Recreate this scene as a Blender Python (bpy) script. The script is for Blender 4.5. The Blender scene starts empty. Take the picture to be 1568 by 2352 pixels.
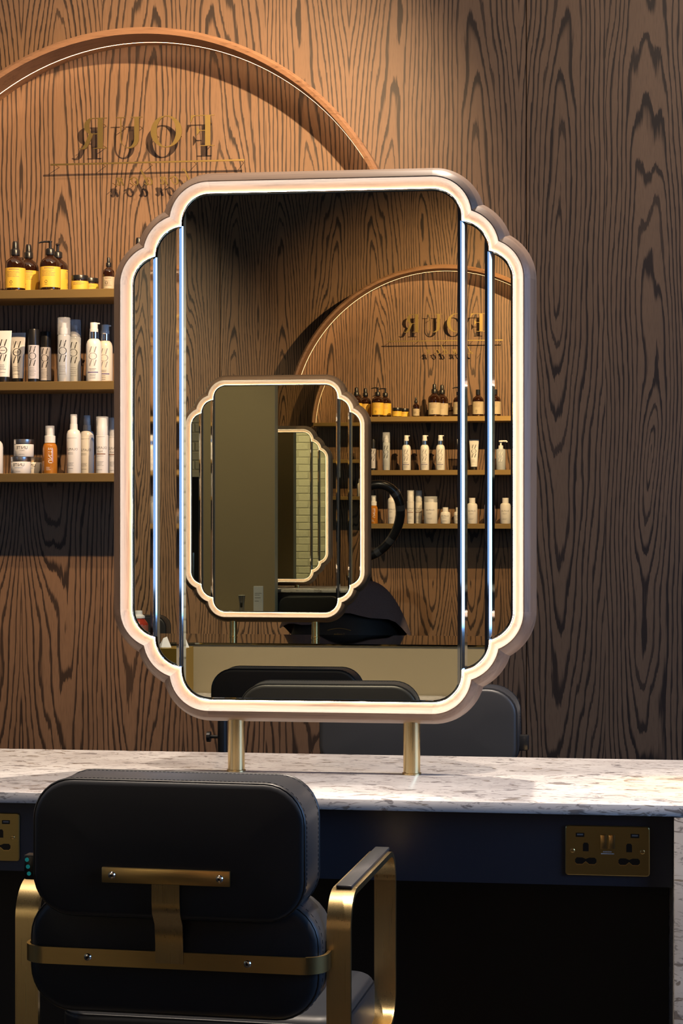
import bpy, bmesh, math, random
import numpy as np
from mathutils import Vector, Matrix
random.seed(7)
PI = math.pi
scene = bpy.context.scene
COL = scene.collection
R = math.radians

# ------------------------------------------------------------------ camera
cd = bpy.data.cameras.new('camera'); cam = bpy.data.objects.new('camera', cd); COL.objects.link(cam)
cd.sensor_fit = 'HORIZONTAL'; cd.sensor_width = 24.0; cd.lens = 4500 / 1568 * 24.0
cd.clip_start = 0.05
cam.location = (0, 0, 1.307); cam.rotation_euler = (R(90), 0, R(7.8))
scene.camera = cam

# ------------------------------------------------------------------ world, lights, exposure
scene.view_settings.view_transform = 'Standard'; scene.view_settings.look = 'None'
scene.view_settings.exposure = 0.0; scene.view_settings.gamma = 1.0
scene.view_settings.use_curve_mapping = False
wd = bpy.data.worlds.new('world'); scene.world = wd; wd.use_nodes = True
wd.node_tree.nodes['Background'].inputs[0].default_value = (0.55, 0.7, 1.0, 1)
wd.node_tree.nodes['Background'].inputs[1].default_value = 0.08
cy = scene.cycles
cy.max_bounces = 12; cy.diffuse_bounces = 3; cy.glossy_bounces = 8; cy.transmission_bounces = 8; cy.transparent_max_bounces = 8
cy.sample_clamp_indirect = 4.0; cy.caustics_reflective = False; cy.caustics_refractive = False; cy.blur_glossy = 0.5

def light(name, kind, loc, power, color, target=None, **kw):
    l = bpy.data.lights.new(name, kind); o = bpy.data.objects.new(name, l); COL.objects.link(o)
    l.energy = power; l.color = color; o.location = loc
    for k, v in kw.items(): setattr(l, k, v)
    if target is not None:
        o.rotation_euler = (Vector(target) - Vector(loc)).to_track_quat('-Z', 'Y').to_euler()
    return o
WARM = (1.0, 0.66, 0.36); NEUT = (1.0, 0.84, 0.68); COOL = (0.30, 0.55, 1.0)
# ceiling spotlights (track lights of the salon) and two daylight windows on the side walls, plus an added overhead fill
light('spot_sign', 'SPOT', (-0.62, 4.55, 3.15), 350, WARM, (-1.45, 6.2, 2.2), spot_size=R(72), spot_blend=1.0, shadow_soft_size=0.018)
light('spot_shelf', 'SPOT', (-1.0, 4.5, 3.5), 120, WARM, (-1.75, 6.2, 1.25), spot_size=R(60), spot_blend=1.0, shadow_soft_size=0.02)
light('spot_wall', 'SPOT', (0.5, 4.3, 3.6), 42, NEUT, (0.1, 6.2, 1.3), spot_size=R(90), spot_blend=1.0, shadow_soft_size=0.05)
light('spot_counter_a', 'SPOT', (-0.15, 4.6, 3.7), 410, NEUT, (-0.5, 3.85, 0.8), spot_size=R(38), spot_blend=0.7, shadow_soft_size=0.03)
light('spot_counter_b', 'SPOT', (-1.3, 2.9, 3.7), 230, NEUT, (-0.8, 3.5, 0.8), spot_size=R(44), spot_blend=0.7, shadow_soft_size=0.03)
light('spot_counter_c', 'SPOT', (0.55, 3.0, 3.7), 270, NEUT, (0.15, 3.7, 0.8), spot_size=R(36), spot_blend=0.8, shadow_soft_size=0.03)
light('spot_chair', 'SPOT', (-0.35, 3.25, 3.9), 560, NEUT, (-0.66, 3.0, 0.7), spot_size=R(24), spot_blend=0.6, shadow_soft_size=0.03)
light('spot_far_chair', 'SPOT', (-0.25, 3.1, 3.9), 760, NEUT, (-0.45, 4.66, 0.72), spot_size=R(15), spot_blend=0.5, shadow_soft_size=0.03)
light('spot_counter_d', 'SPOT', (0.75, 3.9, 3.7), 420, (1.0, 0.55, 0.12), (0.13, 3.66, 0.8), spot_size=R(7), spot_blend=0.6, shadow_soft_size=0.03)
light('spot_wall_opposite', 'SPOT', (-0.1, -1.5, 2.95), 400, WARM, (-0.80, -3.26, 2.0), spot_size=R(68), spot_blend=1.0, shadow_soft_size=0.018)
light('spot_shelf_opposite', 'SPOT', (-0.4, -1.5, 3.4), 110, WARM, (-0.75, -3.26, 1.1), spot_size=R(56), spot_blend=1.0, shadow_soft_size=0.02)
light('spot_station_opposite', 'SPOT', (-1.2, 1.6, 3.7), 640, NEUT, (-1.2, -0.5, 0.7), spot_size=R(60), spot_blend=0.8, shadow_soft_size=0.03)
light('spot_column', 'SPOT', (-2.5, 1.3, 3.8), 260, NEUT, (-2.5, 3.3, 1.3), spot_size=R(44), spot_blend=0.9, shadow_soft_size=0.03)
light('spot_brick_opposite', 'SPOT', (-3.0, -0.9, 3.7), 560, NEUT, (-3.3, -3.26, 1.3), spot_size=R(70), spot_blend=0.9, shadow_soft_size=0.03)
light('overhead_fill', 'AREA', (-0.9, 4.75, 4.12), 40, (1.0, 0.78, 0.58), (-0.9, 4.75, 0), shape='RECTANGLE', size=4.5, size_y=2.6)  # soft warm fill added overhead to lift the dark areas, not a fixture
light('daylight_window_right', 'AREA', (2.52, 3.0, 1.9), 74, (0.28, 0.53, 1.0), (0, 3.0, 1.7), shape='RECTANGLE', size=2.4, size_y=2.0)
light('daylight_window_left', 'AREA', (-4.08, 1.3, 1.9), 5.5, COOL, (0, 1.3, 1.9), shape='RECTANGLE', size=1.0, size_y=1.8)

# ------------------------------------------------------------------ node helpers and materials
class NT:
    def __init__(s, name):
        s.m = bpy.data.materials.new(name); s.m.use_nodes = True; s.t = s.m.node_tree; s.n = s.t.nodes
        s.bsdf = s.n['Principled BSDF']
    def new(s, typ, **kw):
        n = s.n.new(typ)
        for k, v in kw.items(): setattr(n, k, v)
        return n
    def lk(s, a, b): s.t.links.new(a, b)
    def inp(s, node, i, v):
        if isinstance(v, (int, float, tuple, list)): node.inputs[i].default_value = v
        else: s.lk(v, node.inputs[i])
    def math(s, op, a, b=0.0, c=0.0):
        n = s.new('ShaderNodeMath', operation=op); s.inp(n, 0, a); s.inp(n, 1, b); s.inp(n, 2, c); return n.outputs[0]
    def obj(s): return s.new('ShaderNodeTexCoord').outputs['Object']
    def sep(s, v): n = s.new('ShaderNodeSeparateXYZ'); s.lk(v, n.inputs[0]); return n.outputs
    def comb(s, x, y, z):
        n = s.new('ShaderNodeCombineXYZ'); s.inp(n, 0, x); s.inp(n, 1, y); s.inp(n, 2, z); return n.outputs[0]
    def mapv(s, v, scale, loc=(0, 0, 0), rot=(0, 0, 0)):
        n = s.new('ShaderNodeMapping'); s.lk(v, n.inputs[0]); n.inputs['Scale'].default_value = scale
        n.inputs['Location'].default_value = loc; n.inputs['Rotation'].default_value = rot; return n.outputs[0]
    def noise(s, v, scale, detail=2.0, rough=0.5, dist=0.0, out=0):
        n = s.new('ShaderNodeTexNoise'); s.lk(v, n.inputs['Vector']); n.inputs['Scale'].default_value = scale
        n.inputs['Detail'].default_value = detail; n.inputs['Roughness'].default_value = rough; n.inputs['Distortion'].default_value = dist
        return n.outputs[out]
    def ramp(s, f, stops, interp='LINEAR'):
        n = s.new('ShaderNodeValToRGB'); s.lk(f, n.inputs[0]); cr = n.color_ramp; cr.interpolation = interp
        while len(cr.elements) < len(stops): cr.elements.new(0.5)
        for e, (p, c) in zip(cr.elements, stops):
            e.position = p; e.color = (*c, 1) if len(c) == 3 else c
        return n.outputs[0]
    def mix(s, f, a, b, typ='MIX'):
        n = s.new('ShaderNodeMix', data_type='RGBA', blend_type=typ)
        s.inp(n, 0, f)
        for i, v in ((6, a), (7, b)):
            if isinstance(v, tuple): n.inputs[i].default_value = (*v, 1) if len(v) == 3 else v
            else: s.lk(v, n.inputs[i])
        return n.outputs[2]
    def bump(s, h, strength, dist=0.002):
        n = s.new('ShaderNodeBump'); s.lk(h, n.inputs['Height']); n.inputs['Strength'].default_value = strength
        n.inputs['Distance'].default_value = dist; s.lk(n.outputs[0], s.bsdf.inputs['Normal'])
    def set(s, **kw):
        for k, v in kw.items(): s.inp(s.bsdf, k.replace('_', ' '), v)
        return s.m

def plain(name, col, rough=0.5, metal=0.0, var=0.0, scale=40.0, **kw):
    t = NT(name)
    if var:
        f = t.noise(t.obj(), scale, 3.0)
        c = t.mix(f, tuple(x * (1 - var) for x in col), tuple(min(1, x * (1 + var)) for x in col))
        t.set(Base_Color=c)
    else:
        t.set(Base_Color=(*col, 1))
    t.set(Roughness=rough, Metallic=metal, **kw)
    return t.m

def veneer(name, light_c, dark_c, seed=0.0, spec=0.35):
    """Flat-sawn dark oak veneer, leaves book-matched across x, grain along z."""
    t = NT(name); o = t.obj(); X, Y, Z = t.sep(o)
    P = 0.27
    x1 = t.math('ADD', X, 0.015 + 8 * P + seed)
    pp = t.math('PINGPONG', x1, P)
    pair = t.math('FLOOR', t.math('DIVIDE', x1, 2 * P))
    wn = t.new('ShaderNodeTexWhiteNoise', noise_dimensions='1D'); t.lk(pair, wn.inputs['W'])
    rnd = wn.outputs['Value']
    loc = t.comb(pp, t.math('MULTIPLY', rnd, 9.0), Z)
    ctr = lambda n, a: t.math('MULTIPLY', t.math('SUBTRACT', n, 0.5), a)
    n_slow = t.noise(t.mapv(loc, (2.0, 1, 0.9)), 1.0, 1.0)
    n_mid = t.noise(t.mapv(loc, (9.0, 1, 1.5)), 1.0, 1.5, 0.5)
    n_jag = t.noise(t.mapv(loc, (40.0, 1, 5.0)), 1.0, 2.0, 0.55)
    n_fib = t.noise(t.mapv(loc, (420.0, 1, 9.0)), 1.0, 2.0, 0.65)
    hx = t.math('ADD', t.math('SUBTRACT', pp, 0.135), ctr(n_slow, 0.12))
    z0 = t.math('ADD', 1.5, t.math('MULTIPLY', rnd, 0.9))
    dz = t.math('ADD', t.math('MULTIPLY', t.math('SUBTRACT', Z, z0), 0.074), ctr(n_mid, 0.085))
    r = t.math('SQRT', t.math('ADD', t.math('MULTIPLY', hx, hx), t.math('MULTIPLY', dz, dz)))
    r = t.math('ADD', r, ctr(n_jag, 0.011))
    ph = t.math('MULTIPLY', t.math('POWER', r, 0.92), 68.0)
    ph = t.math('ADD', ph, ctr(n_fib, 0.36))
    ring = t.math('FRACT', ph)
    # width and strength of the dark late-wood line differ from ring to ring
    rn = t.new('ShaderNodeTexWhiteNoise', noise_dimensions='1D'); t.lk(t.math('FLOOR', ph), rn.inputs['W'])
    edge = t.math('ADD', 0.84, t.math('MULTIPLY', rn.outputs['Value'], 0.08))
    line = t.new('ShaderNodeMapRange', interpolation_type='SMOOTHSTEP'); t.lk(ring, line.inputs[0])
    rv = rn.outputs['Value']; t.lk(t.math('SUBTRACT', edge, t.math('ADD', 0.12, t.math('MULTIPLY', t.math('MULTIPLY', rv, rv), 0.30))), line.inputs[1]); t.lk(edge, line.inputs[2])
    rise = t.new('ShaderNodeMapRange'); t.lk(ring, rise.inputs[0])
    rise.inputs[1].default_value = 0.0; rise.inputs[2].default_value = 0.05; rise.inputs[3].default_value = 1.0; rise.inputs[4].default_value = 0.0
    dark = t.math('MAXIMUM', line.outputs[0], rise.outputs[0])
    dark = t.math('MULTIPLY', t.math('MINIMUM', t.math('MULTIPLY', dark, 1.4), 1.0), t.math('ADD', 0.80, t.math('MULTIPLY', rn.outputs['Value'], 0.2)))
    tone = t.noise(t.mapv(loc, (5.0, 1, 0.9)), 1.0, 3.0)
    pores = t.noise(t.mapv(loc, (700.0, 1, 22.0)), 1.0, 1.0)
    base = t.mix(tone, tuple(c * 0.72 for c in light_c), tuple(c * 1.22 for c in light_c))
    base = t.mix(t.ramp(pores, [(0.50, (0, 0, 0)), (0.72, (0.7, 0.7, 0.7))]), base, tuple(0.6 * a + 0.4 * b for a, b in zip(light_c, dark_c)))
    col = t.mix(dark, base, dark_c)
    t.set(Base_Color=col, Roughness=0.48, Specular_IOR_Level=spec)
    t.bump(t.math('SUBTRACT', 1.0, dark), 0.12, 0.0008)
    return t.m

def solid_oak(name, axis, c1, c2, rough=0.42):
    """Pale solid oak of the frames: axis is the grain direction (scale small along it)."""
    t = NT(name); o = t.obj()
    sc = {'x': (3, 60, 60), 'z': (60, 60, 3), 'd': (22, 60, 22)}[axis]
    n1 = t.noise(t.mapv(o, sc), 1.0, 4.0, 0.62, 0.6)
    n2 = t.noise(t.mapv(o, tuple(s * 6 for s in sc)), 1.0, 2.0, 0.6)
    f = t.math('ADD', t.math('MULTIPLY', n1, 0.75), t.math('MULTIPLY', n2, 0.3))
    t.set(Base_Color=t.ramp(f, [(0.33, c2), (0.5, c1), (0.7, tuple(min(1, c * 1.15) for c in c1))]), Roughness=rough, Specular_IOR_Level=0.4)
    t.bump(n2, 0.08, 0.0006)
    return t.m

def brushed(name, col, axis='x', rough=0.28):
    t = NT(name); o = t.obj()
    sc = {'x': (6, 900, 900), 'z': (900, 900, 6), 'y': (900, 6, 900)}[axis]
    n = t.noise(t.mapv(o, sc), 1.0, 2.0)
    t.set(Base_Color=t.mix(n, tuple(c * 0.95 for c in col), tuple(min(1, c * 1.04) for c in col)), Metallic=1.0)
    t.set(Roughness=t.math('ADD', rough - 0.02, t.math('MULTIPLY', n, 0.04)))
    t.bump(n, 0.012, 0.0002)
    return t.m

def quartz():
    t = NT('quartz'); o = t.obj()
    w = t.noise(t.mapv(o, (4, 9, 9)), 1.0, 3.0, 0.6, 0.8, out=1)
    v = t.new('ShaderNodeVectorMath', operation='MULTIPLY_ADD'); t.lk(w, v.inputs[0]); v.inputs[1].default_value = (0.06, 0.05, 0.05); t.lk(o, v.inputs[2])
    p = v.outputs[0]
    fl = t.noise(t.mapv(p, (18, 42, 75)), 1.0, 3.0, 0.6, 0.9)
    fl2 = t.noise(t.mapv(p, (45, 95, 150), loc=(3, 7, 2)), 1.0, 3.0, 0.6, 0.9)
    cl = t.noise(t.mapv(o, (7, 11, 11)), 1.0, 3.0)
    base = t.ramp(cl, [(0.3, (0.60, 0.555, 0.53)), (0.7, (0.80, 0.76, 0.73))])
    a = t.ramp(fl, [(0.568, (0, 0, 0)), (0.622, (1, 1, 1))]); b = t.ramp(fl2, [(0.585, (0, 0, 0)), (0.65, (1, 1, 1))])
    tint = t.ramp(t.noise(t.mapv(o, (9, 14, 14), loc=(5, 1, 3)), 1.0, 1.0), [(0.42, (0.17, 0.15, 0.155)), (0.62, (0.24, 0.18, 0.125))])
    c = t.mix(t.math('MULTIPLY', a, 0.8), base, tint)
    c = t.mix(t.math('MULTIPLY', b, 0.62), c, (0.20, 0.185, 0.19))
    t.set(Base_Color=c, Roughness=0.22, Specular_IOR_Level=0.5)
    return t.m

def brick_paint():
    t = NT('painted_brick'); o = t.obj()
    n = t.noise(o, 30, 4.0); n2 = t.noise(o, 3.0, 3.0)
    c = t.mix(n2, (0.66, 0.64, 0.50), (0.80, 0.78, 0.64))
    t.set(Base_Color=c, Roughness=0.55); t.bump(n, 0.5, 0.006)
    return t.m

def leather():
    t = NT('black_vinyl'); o = t.obj()
    n = t.noise(o, 700, 2.0); n2 = t.noise(o, 8, 3.0)
    t.set(Base_Color=t.mix(n2, (0.020, 0.021, 0.024), (0.028, 0.029, 0.033)), Roughness=0.42, Specular_IOR_Level=0.36, Sheen_Weight=0.05, Sheen_Roughness=0.5)
    t.bump(n, 0.10, 0.0005)
    return t.m

def emit(name, col, strength):
    t = NT(name); t.set(Base_Color=(0.8, 0.7, 0.6, 1), Emission_Color=(*col, 1), Emission_Strength=strength); return t.m

def glassy(name, col, rough=0.03, ior=1.45):
    t = NT(name); t.set(Base_Color=(*col, 1), Roughness=rough, Transmission_Weight=1.0, IOR=ior); return t.m

M = dict(
    veneer=veneer('dark_oak_veneer', (0.235, 0.140, 0.080), (0.034, 0.022, 0.016)),
    veneer2=veneer('dark_oak_veneer_opposite', (0.235, 0.140, 0.080), (0.034, 0.022, 0.016), seed=0.576 - 0.54),
    oak_x=solid_oak('oak_rail', 'x', (0.20, 0.125, 0.082), (0.112, 0.064, 0.041)),
    oak_z=solid_oak('oak_stile', 'z', (0.20, 0.125, 0.082), (0.112, 0.064, 0.041)),
    oak_d=solid_oak('oak_corner', 'd', (0.208, 0.132, 0.089), (0.125, 0.075, 0.05)),
    arch_oak=solid_oak('arch_oak', 'x', (0.30, 0.165, 0.09), (0.15, 0.075, 0.04)),
    arch_inner=solid_oak('arch_inner_oak', 'z', (0.40, 0.22, 0.10), (0.22, 0.11, 0.045)),
    mirror=plain('mirror_silver', (0.74, 0.735, 0.60), 0.0, 1.0),
    bevel=plain('bevelled_mirror_edge', (0.82, 0.86, 0.88), 0.02, 1.0),
    strip=plain('mirror_divider', (0.80, 0.86, 0.90), 0.05, 1.0),
    led=emit('led_strip', (1.0, 0.87, 0.73), 33.0),
    led_arch=emit('led_arch', (1.0, 0.60, 0.32), 10.0),
    brass=brushed('brushed_brass', (0.74, 0.51, 0.20), 'x', 0.30),
    brass_z=brushed('brushed_brass_upright', (0.68, 0.51, 0.25), 'z', 0.28),
    brass_shelf=brushed('bronze_shelf', (0.46, 0.31, 0.12), 'x', 0.48),
    brass_sign=brushed('sign_brass', (0.36, 0.26, 0.095), 'x', 0.40),
    socket=brushed('socket_brass', (0.42, 0.32, 0.13), 'x', 0.30),
    chrome=plain('chrome', (0.75, 0.75, 0.76), 0.12, 1.0),
    quartz=quartz(),
    navy=plain('navy_paint', (0.034, 0.042, 0.066), 0.45, var=0.15, scale=6),
    black=plain('black_board', (0.006, 0.006, 0.008), 0.6),
    vinyl=leather(),
    piping=plain('vinyl_piping', (0.010, 0.011, 0.014), 0.4),
    stitch=plain('stitching', (0.05, 0.05, 0.055), 0.7),
    armpad=plain('arm_pad', (0.05, 0.05, 0.052), 0.3, 0.0, 0.1),
    blackplastic=plain('black_plastic', (0.012, 0.012, 0.013), 0.3),
    dark=plain('socket_hole', (0.003, 0.003, 0.003), 0.5),
    teal=plain('teal_dot', (0.02, 0.55, 0.55), 0.4, 0.0, 0.0, Emission_Color=(0.02, 0.6, 0.6, 1), Emission_Strength=0.12),
    khaki=plain('khaki_paint', (0.33, 0.265, 0.165), 0.5, var=0.06, scale=3),
    polish=plain('polished_top', (0.55, 0.52, 0.40), 0.04, 1.0),
    floor=plain('dark_floor', (0.035, 0.030, 0.028), 0.35, var=0.2, scale=2),
    ceil=plain('dark_ceiling', (0.05, 0.045, 0.04), 0.8),
    plaster=plain('plaster', (0.30, 0.28, 0.24), 0.7, var=0.05, scale=3),
    mortar=plain('brick_joint', (0.55, 0.53, 0.42), 0.8, var=0.1),
    brickp=brick_paint(),
    amber=plain('amber_glass', (0.022, 0.007, 0.003), 0.06, 0.0, Specular_IOR_Level=0.8),
    yellow=plain('yellow_label', (0.80, 0.50, 0.06), 0.5),
    tan=plain('tan_label', (0.50, 0.42, 0.28), 0.55),
    white=plain('white_plastic', (0.78, 0.78, 0.77), 0.28),
    cream=plain('cream_plastic', (0.72, 0.66, 0.56), 0.3),
    shaded_white=plain('shaded_white_cap', (0.70, 0.72, 0.76), 0.3),  # white plastic with a cool bluish shade put into its colour
    silvery=plain('silver_lid', (0.60, 0.60, 0.61), 0.3, 1.0),
    greylabel=plain('grey_label', (0.55, 0.54, 0.58), 0.35),
    clear=plain('clear_plastic', (0.85, 0.90, 0.97), 0.08, 0.0, Alpha=0.30, Specular_IOR_Level=0.8),
    liquid=plain('clear_bottle', (0.46, 0.50, 0.54), 0.08, 0.0, Specular_IOR_Level=0.7),
    oil=plain('amber_oil', (0.42, 0.16, 0.02), 0.06, 0.0, Specular_IOR_Level=0.8),
    ink=plain('black_print', (0.02, 0.02, 0.022), 0.5),
    greyink=plain('grey_print', (0.25, 0.25, 0.26), 0.6),
    brownink=plain('brown_print', (0.28, 0.17, 0.12), 0.5),
    violet=plain('violet_band', (0.10, 0.08, 0.22), 0.4),
    whiteink=plain('white_print', (0.8, 0.8, 0.78), 0.5),
    bluink=plain('blue_print', (0.12, 0.28, 0.55), 0.5),
    lilac=plain('lilac_plastic', (0.60, 0.50, 0.68), 0.3),
    red=plain('red_bottle', (0.30, 0.035, 0.02), 0.15),
    redlabel=plain('red_label', (0.28, 0.09, 0.06), 0.5),
    gold=plain('gold_mirror_box', (0.62, 0.44, 0.10), 0.34, 1.0),
    paper=plain('tissue', (0.85, 0.85, 0.86), 0.8),
    towel=plain('plum_towel', (0.24, 0.155, 0.14), 0.95, var=0.4, scale=300),
    cloth=plain('black_gown', (0.014, 0.014, 0.016), 0.6, var=0.3, scale=30),
    skin=plain('skin', (0.45, 0.27, 0.2), 0.5),
    hair=plain('brown_hair', (0.075, 0.035, 0.018), 0.5, var=0.5, scale=200),
    glass_win=glassy('window_glass', (0.95, 0.98, 1.0), 0.0),
    wframe=plain('window_frame', (0.06, 0.06, 0.065), 0.5),
)

# ------------------------------------------------------------------ mesh helpers
def tag(o, label, cat, group=None, kind=None):
    o['label'] = label; o['category'] = cat
    if group: o['group'] = group
    if kind: o['kind'] = kind
    return o
def thing(name, loc=(0, 0, 0), rz=0.0, label=None, cat=None, group=None):
    o = bpy.data.objects.new(name, None); COL.objects.link(o); o.empty_display_size = 0.05
    o.location = loc; o.rotation_euler = (0, 0, rz)
    if label: tag(o, label, cat, group)
    return o
def link(name, me, mat, parent=None, smooth=None):
    o = bpy.data.objects.new(name, me); COL.objects.link(o)
    if mat is not None and not me.materials: me.materials.append(M[mat] if isinstance(mat, str) else mat)
    if parent is not None: o.parent = parent
    return o
def mesh(name, verts, faces, smooth=35):
    me = bpy.data.meshes.new(name); me.from_pydata([tuple(v) for v in verts], [], faces); me.validate(); me.update()
    bm = bmesh.new(); bm.from_mesh(me); bmesh.ops.recalc_face_normals(bm, faces=bm.faces); bm.to_mesh(me); bm.free()
    if smooth:
        for p in me.polygons: p.use_smooth = True
        me.set_sharp_from_angle(angle=R(smooth))
    return me
class MB:
    """collects shapes into one mesh"""
    def __init__(s): s.v = []; s.f = []
    def add(s, vs, fs):
        b = len(s.v); s.v += [tuple(v) for v in vs]; s.f += [tuple(i + b for i in f) for f in fs]; return s
    def box(s, x0, x1, y0, y1, z0, z1):
        return s.add([(x, y, z) for z in (z0, z1) for y in (y0, y1) for x in (x0, x1)],
                     [(0, 2, 3, 1), (4, 5, 7, 6), (0, 1, 5, 4), (2, 6, 7, 3), (0, 4, 6, 2), (1, 3, 7, 5)])
    def bbox(s, x0, x1, y0, y1, z0, z1, b=0.002, seg=2):
        bm = bmesh.new(); r = bmesh.ops.create_cube(bm, size=1)
        for v in bm.verts: v.co = Vector(((x0 + x1) / 2 + v.co.x * (x1 - x0), (y0 + y1) / 2 + v.co.y * (y1 - y0), (z0 + z1) / 2 + v.co.z * (z1 - z0)))
        bmesh.ops.bevel(bm, geom=bm.edges[:], offset=b, segments=seg, affect='EDGES', profile=0.5)
        bm.verts.ensure_lookup_table()
        s.add([v.co[:] for v in bm.verts], [tuple(v.index for v in f.verts) for f in bm.faces]); bm.free(); return s
    def lathe(s, prof, n=24, c=(0, 0, 0), cap=True):
        vs = [(c[0] + r * math.cos(2 * PI * i / n), c[1] + r * math.sin(2 * PI * i / n), c[2] + z) for r, z in prof for i in range(n)]
        fs = [(k * n + i, k * n + (i + 1) % n, (k + 1) * n + (i + 1) % n, (k + 1) * n + i) for k in range(len(prof) - 1) for i in range(n)]
        if cap: fs += [tuple(range(n - 1, -1, -1)), tuple((len(prof) - 1) * n + i for i in range(n))]
        return s.add(vs, fs)
    def tube(s, pts, r, n=8, closed=False):
        pts = [Vector(p) for p in pts]; m = len(pts); rr = r if isinstance(r, (list, tuple)) else [r] * m
        vs = []; prev = None
        for i, p in enumerate(pts):
            a = pts[(i - 1) % m] if (closed or i) else p; b = pts[(i + 1) % m] if (closed or i < m - 1) else p
            t = (b - a).normalized()
            if prev is None: prev = t.orthogonal().normalized()
            nrm = (prev - t * prev.dot(t)).normalized(); prev = nrm; bi = t.cross(nrm)
            vs += [p + (nrm * math.cos(2 * PI * k / n) + bi * math.sin(2 * PI * k / n)) * rr[i] for k in range(n)]
        q = m if closed else m - 1
        fs = [(i * n + k, i * n + (k + 1) % n, ((i + 1) % m) * n + (k + 1) % n, ((i + 1) % m) * n + k) for i in range(q) for k in range(n)]
        if not closed: fs += [tuple(range(n - 1, -1, -1)), tuple((m - 1) * n + k for k in range(n))]
        return s.add(vs, fs)
    def prism(s, poly, y0, y1):
        """polygon in x,z extruded between y0 and y1"""
        n = len(poly)
        return s.add([(x, y0, z) for x, z in poly] + [(x, y1, z) for x, z in poly],
                     [tuple(range(n)), tuple(range(2 * n - 1, n - 1, -1))] + [(i, (i + 1) % n, n + (i + 1) % n, n + i) for i in range(n)])
    def flatbar(s, path, w, t, axis='x', off=0.0):
        """a flat bar: path of 2d points (y,z) with its own thickness t normal to the path, width w along x around off"""
        n = len(path); vs = []
        for i, p in enumerate(path):
            a = Vector(path[max(0, i - 1)]); b = Vector(path[min(n - 1, i + 1)]); d = (b - a).normalized(); nr = Vector((-d.y, d.x)) * t / 2
            p = Vector(p)
            for q, x in ((p + nr, off - w / 2), (p + nr, off + w / 2), (p - nr, off + w / 2), (p - nr, off - w / 2)):
                vs.append((x, q.x, q.y) if axis == 'x' else (q.x, q.y, x))
        fs = [(i * 4 + k, i * 4 + (k + 1) % 4, (i + 1) * 4 + (k + 1) % 4, (i + 1) * 4 + k) for i in range(n - 1) for k in range(4)]
        fs += [(3, 2, 1, 0), tuple((n - 1) * 4 + k for k in range(4))]
        return s.add(vs, fs)
    def mesh(s, name, smooth=35): return mesh(name, s.v, s.f, smooth)
    def obj(s, name, mat, parent=None, smooth=35): return link(name, s.mesh(name, smooth), mat, parent)
def children(o): return [c for c in bpy.data.objects if c.parent == o]
KIDS = {}
def copy_tree(o, parent=None):
    c = o.copy(); COL.objects.link(c); c.parent = parent
    for ch in children(o): copy_tree(ch, c)
    return c
def rrect(w, h, r, n=6):
    """rounded rectangle outline, ccw, centred"""
    r = min(r, w / 2 - 1e-4, h / 2 - 1e-4); out = []
    for cx, cz, a0 in ((w / 2 - r, h / 2 - r, 0), (-w / 2 + r, h / 2 - r, 90), (-w / 2 + r, -h / 2 + r, 180), (w / 2 - r, -h / 2 + r, 270)):
        for k in range(n + 1):
            a = R(a0 + 90 * k / n); out.append((cx + r * math.cos(a), cz + r * math.sin(a)))
    return out
def structure(o): o['kind'] = 'structure'; return o

# ------------------------------------------------------------------ large structure: the room
YW, YO = 6.2, -3.26            # sign wall in front, its twin behind the camera
XL, XR, ZT = -4.2, 2.6, 4.2
DX, DZ = 0.576, -0.185         # how the twin wall's fittings are shifted
structure(MB().box(XL, XR, YO, YW, -0.1, 0).obj('floor', 'floor', None, 0))
structure(MB().box(XL, XR, YO, YW, ZT, ZT + 0.1).obj('ceiling', 'ceil', None, 0))
def panel_wall(name, xs, y0, y1, mat):
    w = thing(name); w['kind'] = 'structure'
    yb = y1 if y1 > 0 and y0 > 0 else y0
    MB().box(xs[0], xs[-1], *sorted((yb - .004, yb + .02 if yb > 0 else yb - .02)), 0, ZT).obj('light_stop_board', 'black', w, 0)  # unseen board added to stop outside light leaking through the panel joints
    for a, b in zip(xs, xs[1:]):
        MB().bbox(a + 0.0012, b - 0.0012, y0, y1, 0, ZT, 0.0015, 1).obj('panel', mat, w, 0)
    return w
wall_sign = panel_wall('wall_back', [-2.95, -0.2617, 0.98, XR], YW, YW + 0.03, 'veneer')
wall_opp = panel_wall('wall_front', [-2.75, -2.157, 0.31, XR], YO - 0.03, YO, 'veneer2')
def brick_wall(name, x0, x1, y, sgn, zmax):
    w = thing(name); w['kind'] = 'structure'
    MB().box(x0, x1, min(y, y + sgn * 0.03), max(y, y + sgn * 0.03), 0, ZT).obj('mortar_backing', 'mortar', w, 0)
    bw, bh, j = 0.215, 0.065, 0.010
    me = MB().bbox(-bw / 2, bw / 2, -0.012, 0.012, 0, bh, 0.004, 1).mesh('brick', 0); me.materials.append(M['brickp'])
    half = MB().bbox(-bw / 4 + j / 4, bw / 4 - j / 4, -0.012, 0.012, 0, bh, 0.004, 1).mesh('half_brick', 0); half.materials.append(M['brickp'])
    z = 0.45; row = 0
    while z < zmax:
        x = x0 + bw / 2
        if row % 2:
            link('brick', half, None, w).location = (x0 + bw / 4, y + sgn * .007 + random.uniform(-.002, .002), z); x += (bw + j) / 2
        while x + bw / 2 < x1 + 0.001:
            link('brick', me, None, w).location = (x, y + sgn * .007 + random.uniform(-.0015, .0015), z); x += bw + j
        z += bh + j; row += 1
    return w
brick_wall('wall_left_back', XL, -2.955, YW + 0.0, 1, 2.35)
brick_wall('wall_left_front', XL, -2.755, YO - 0.0, -1, 2.35)
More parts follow.
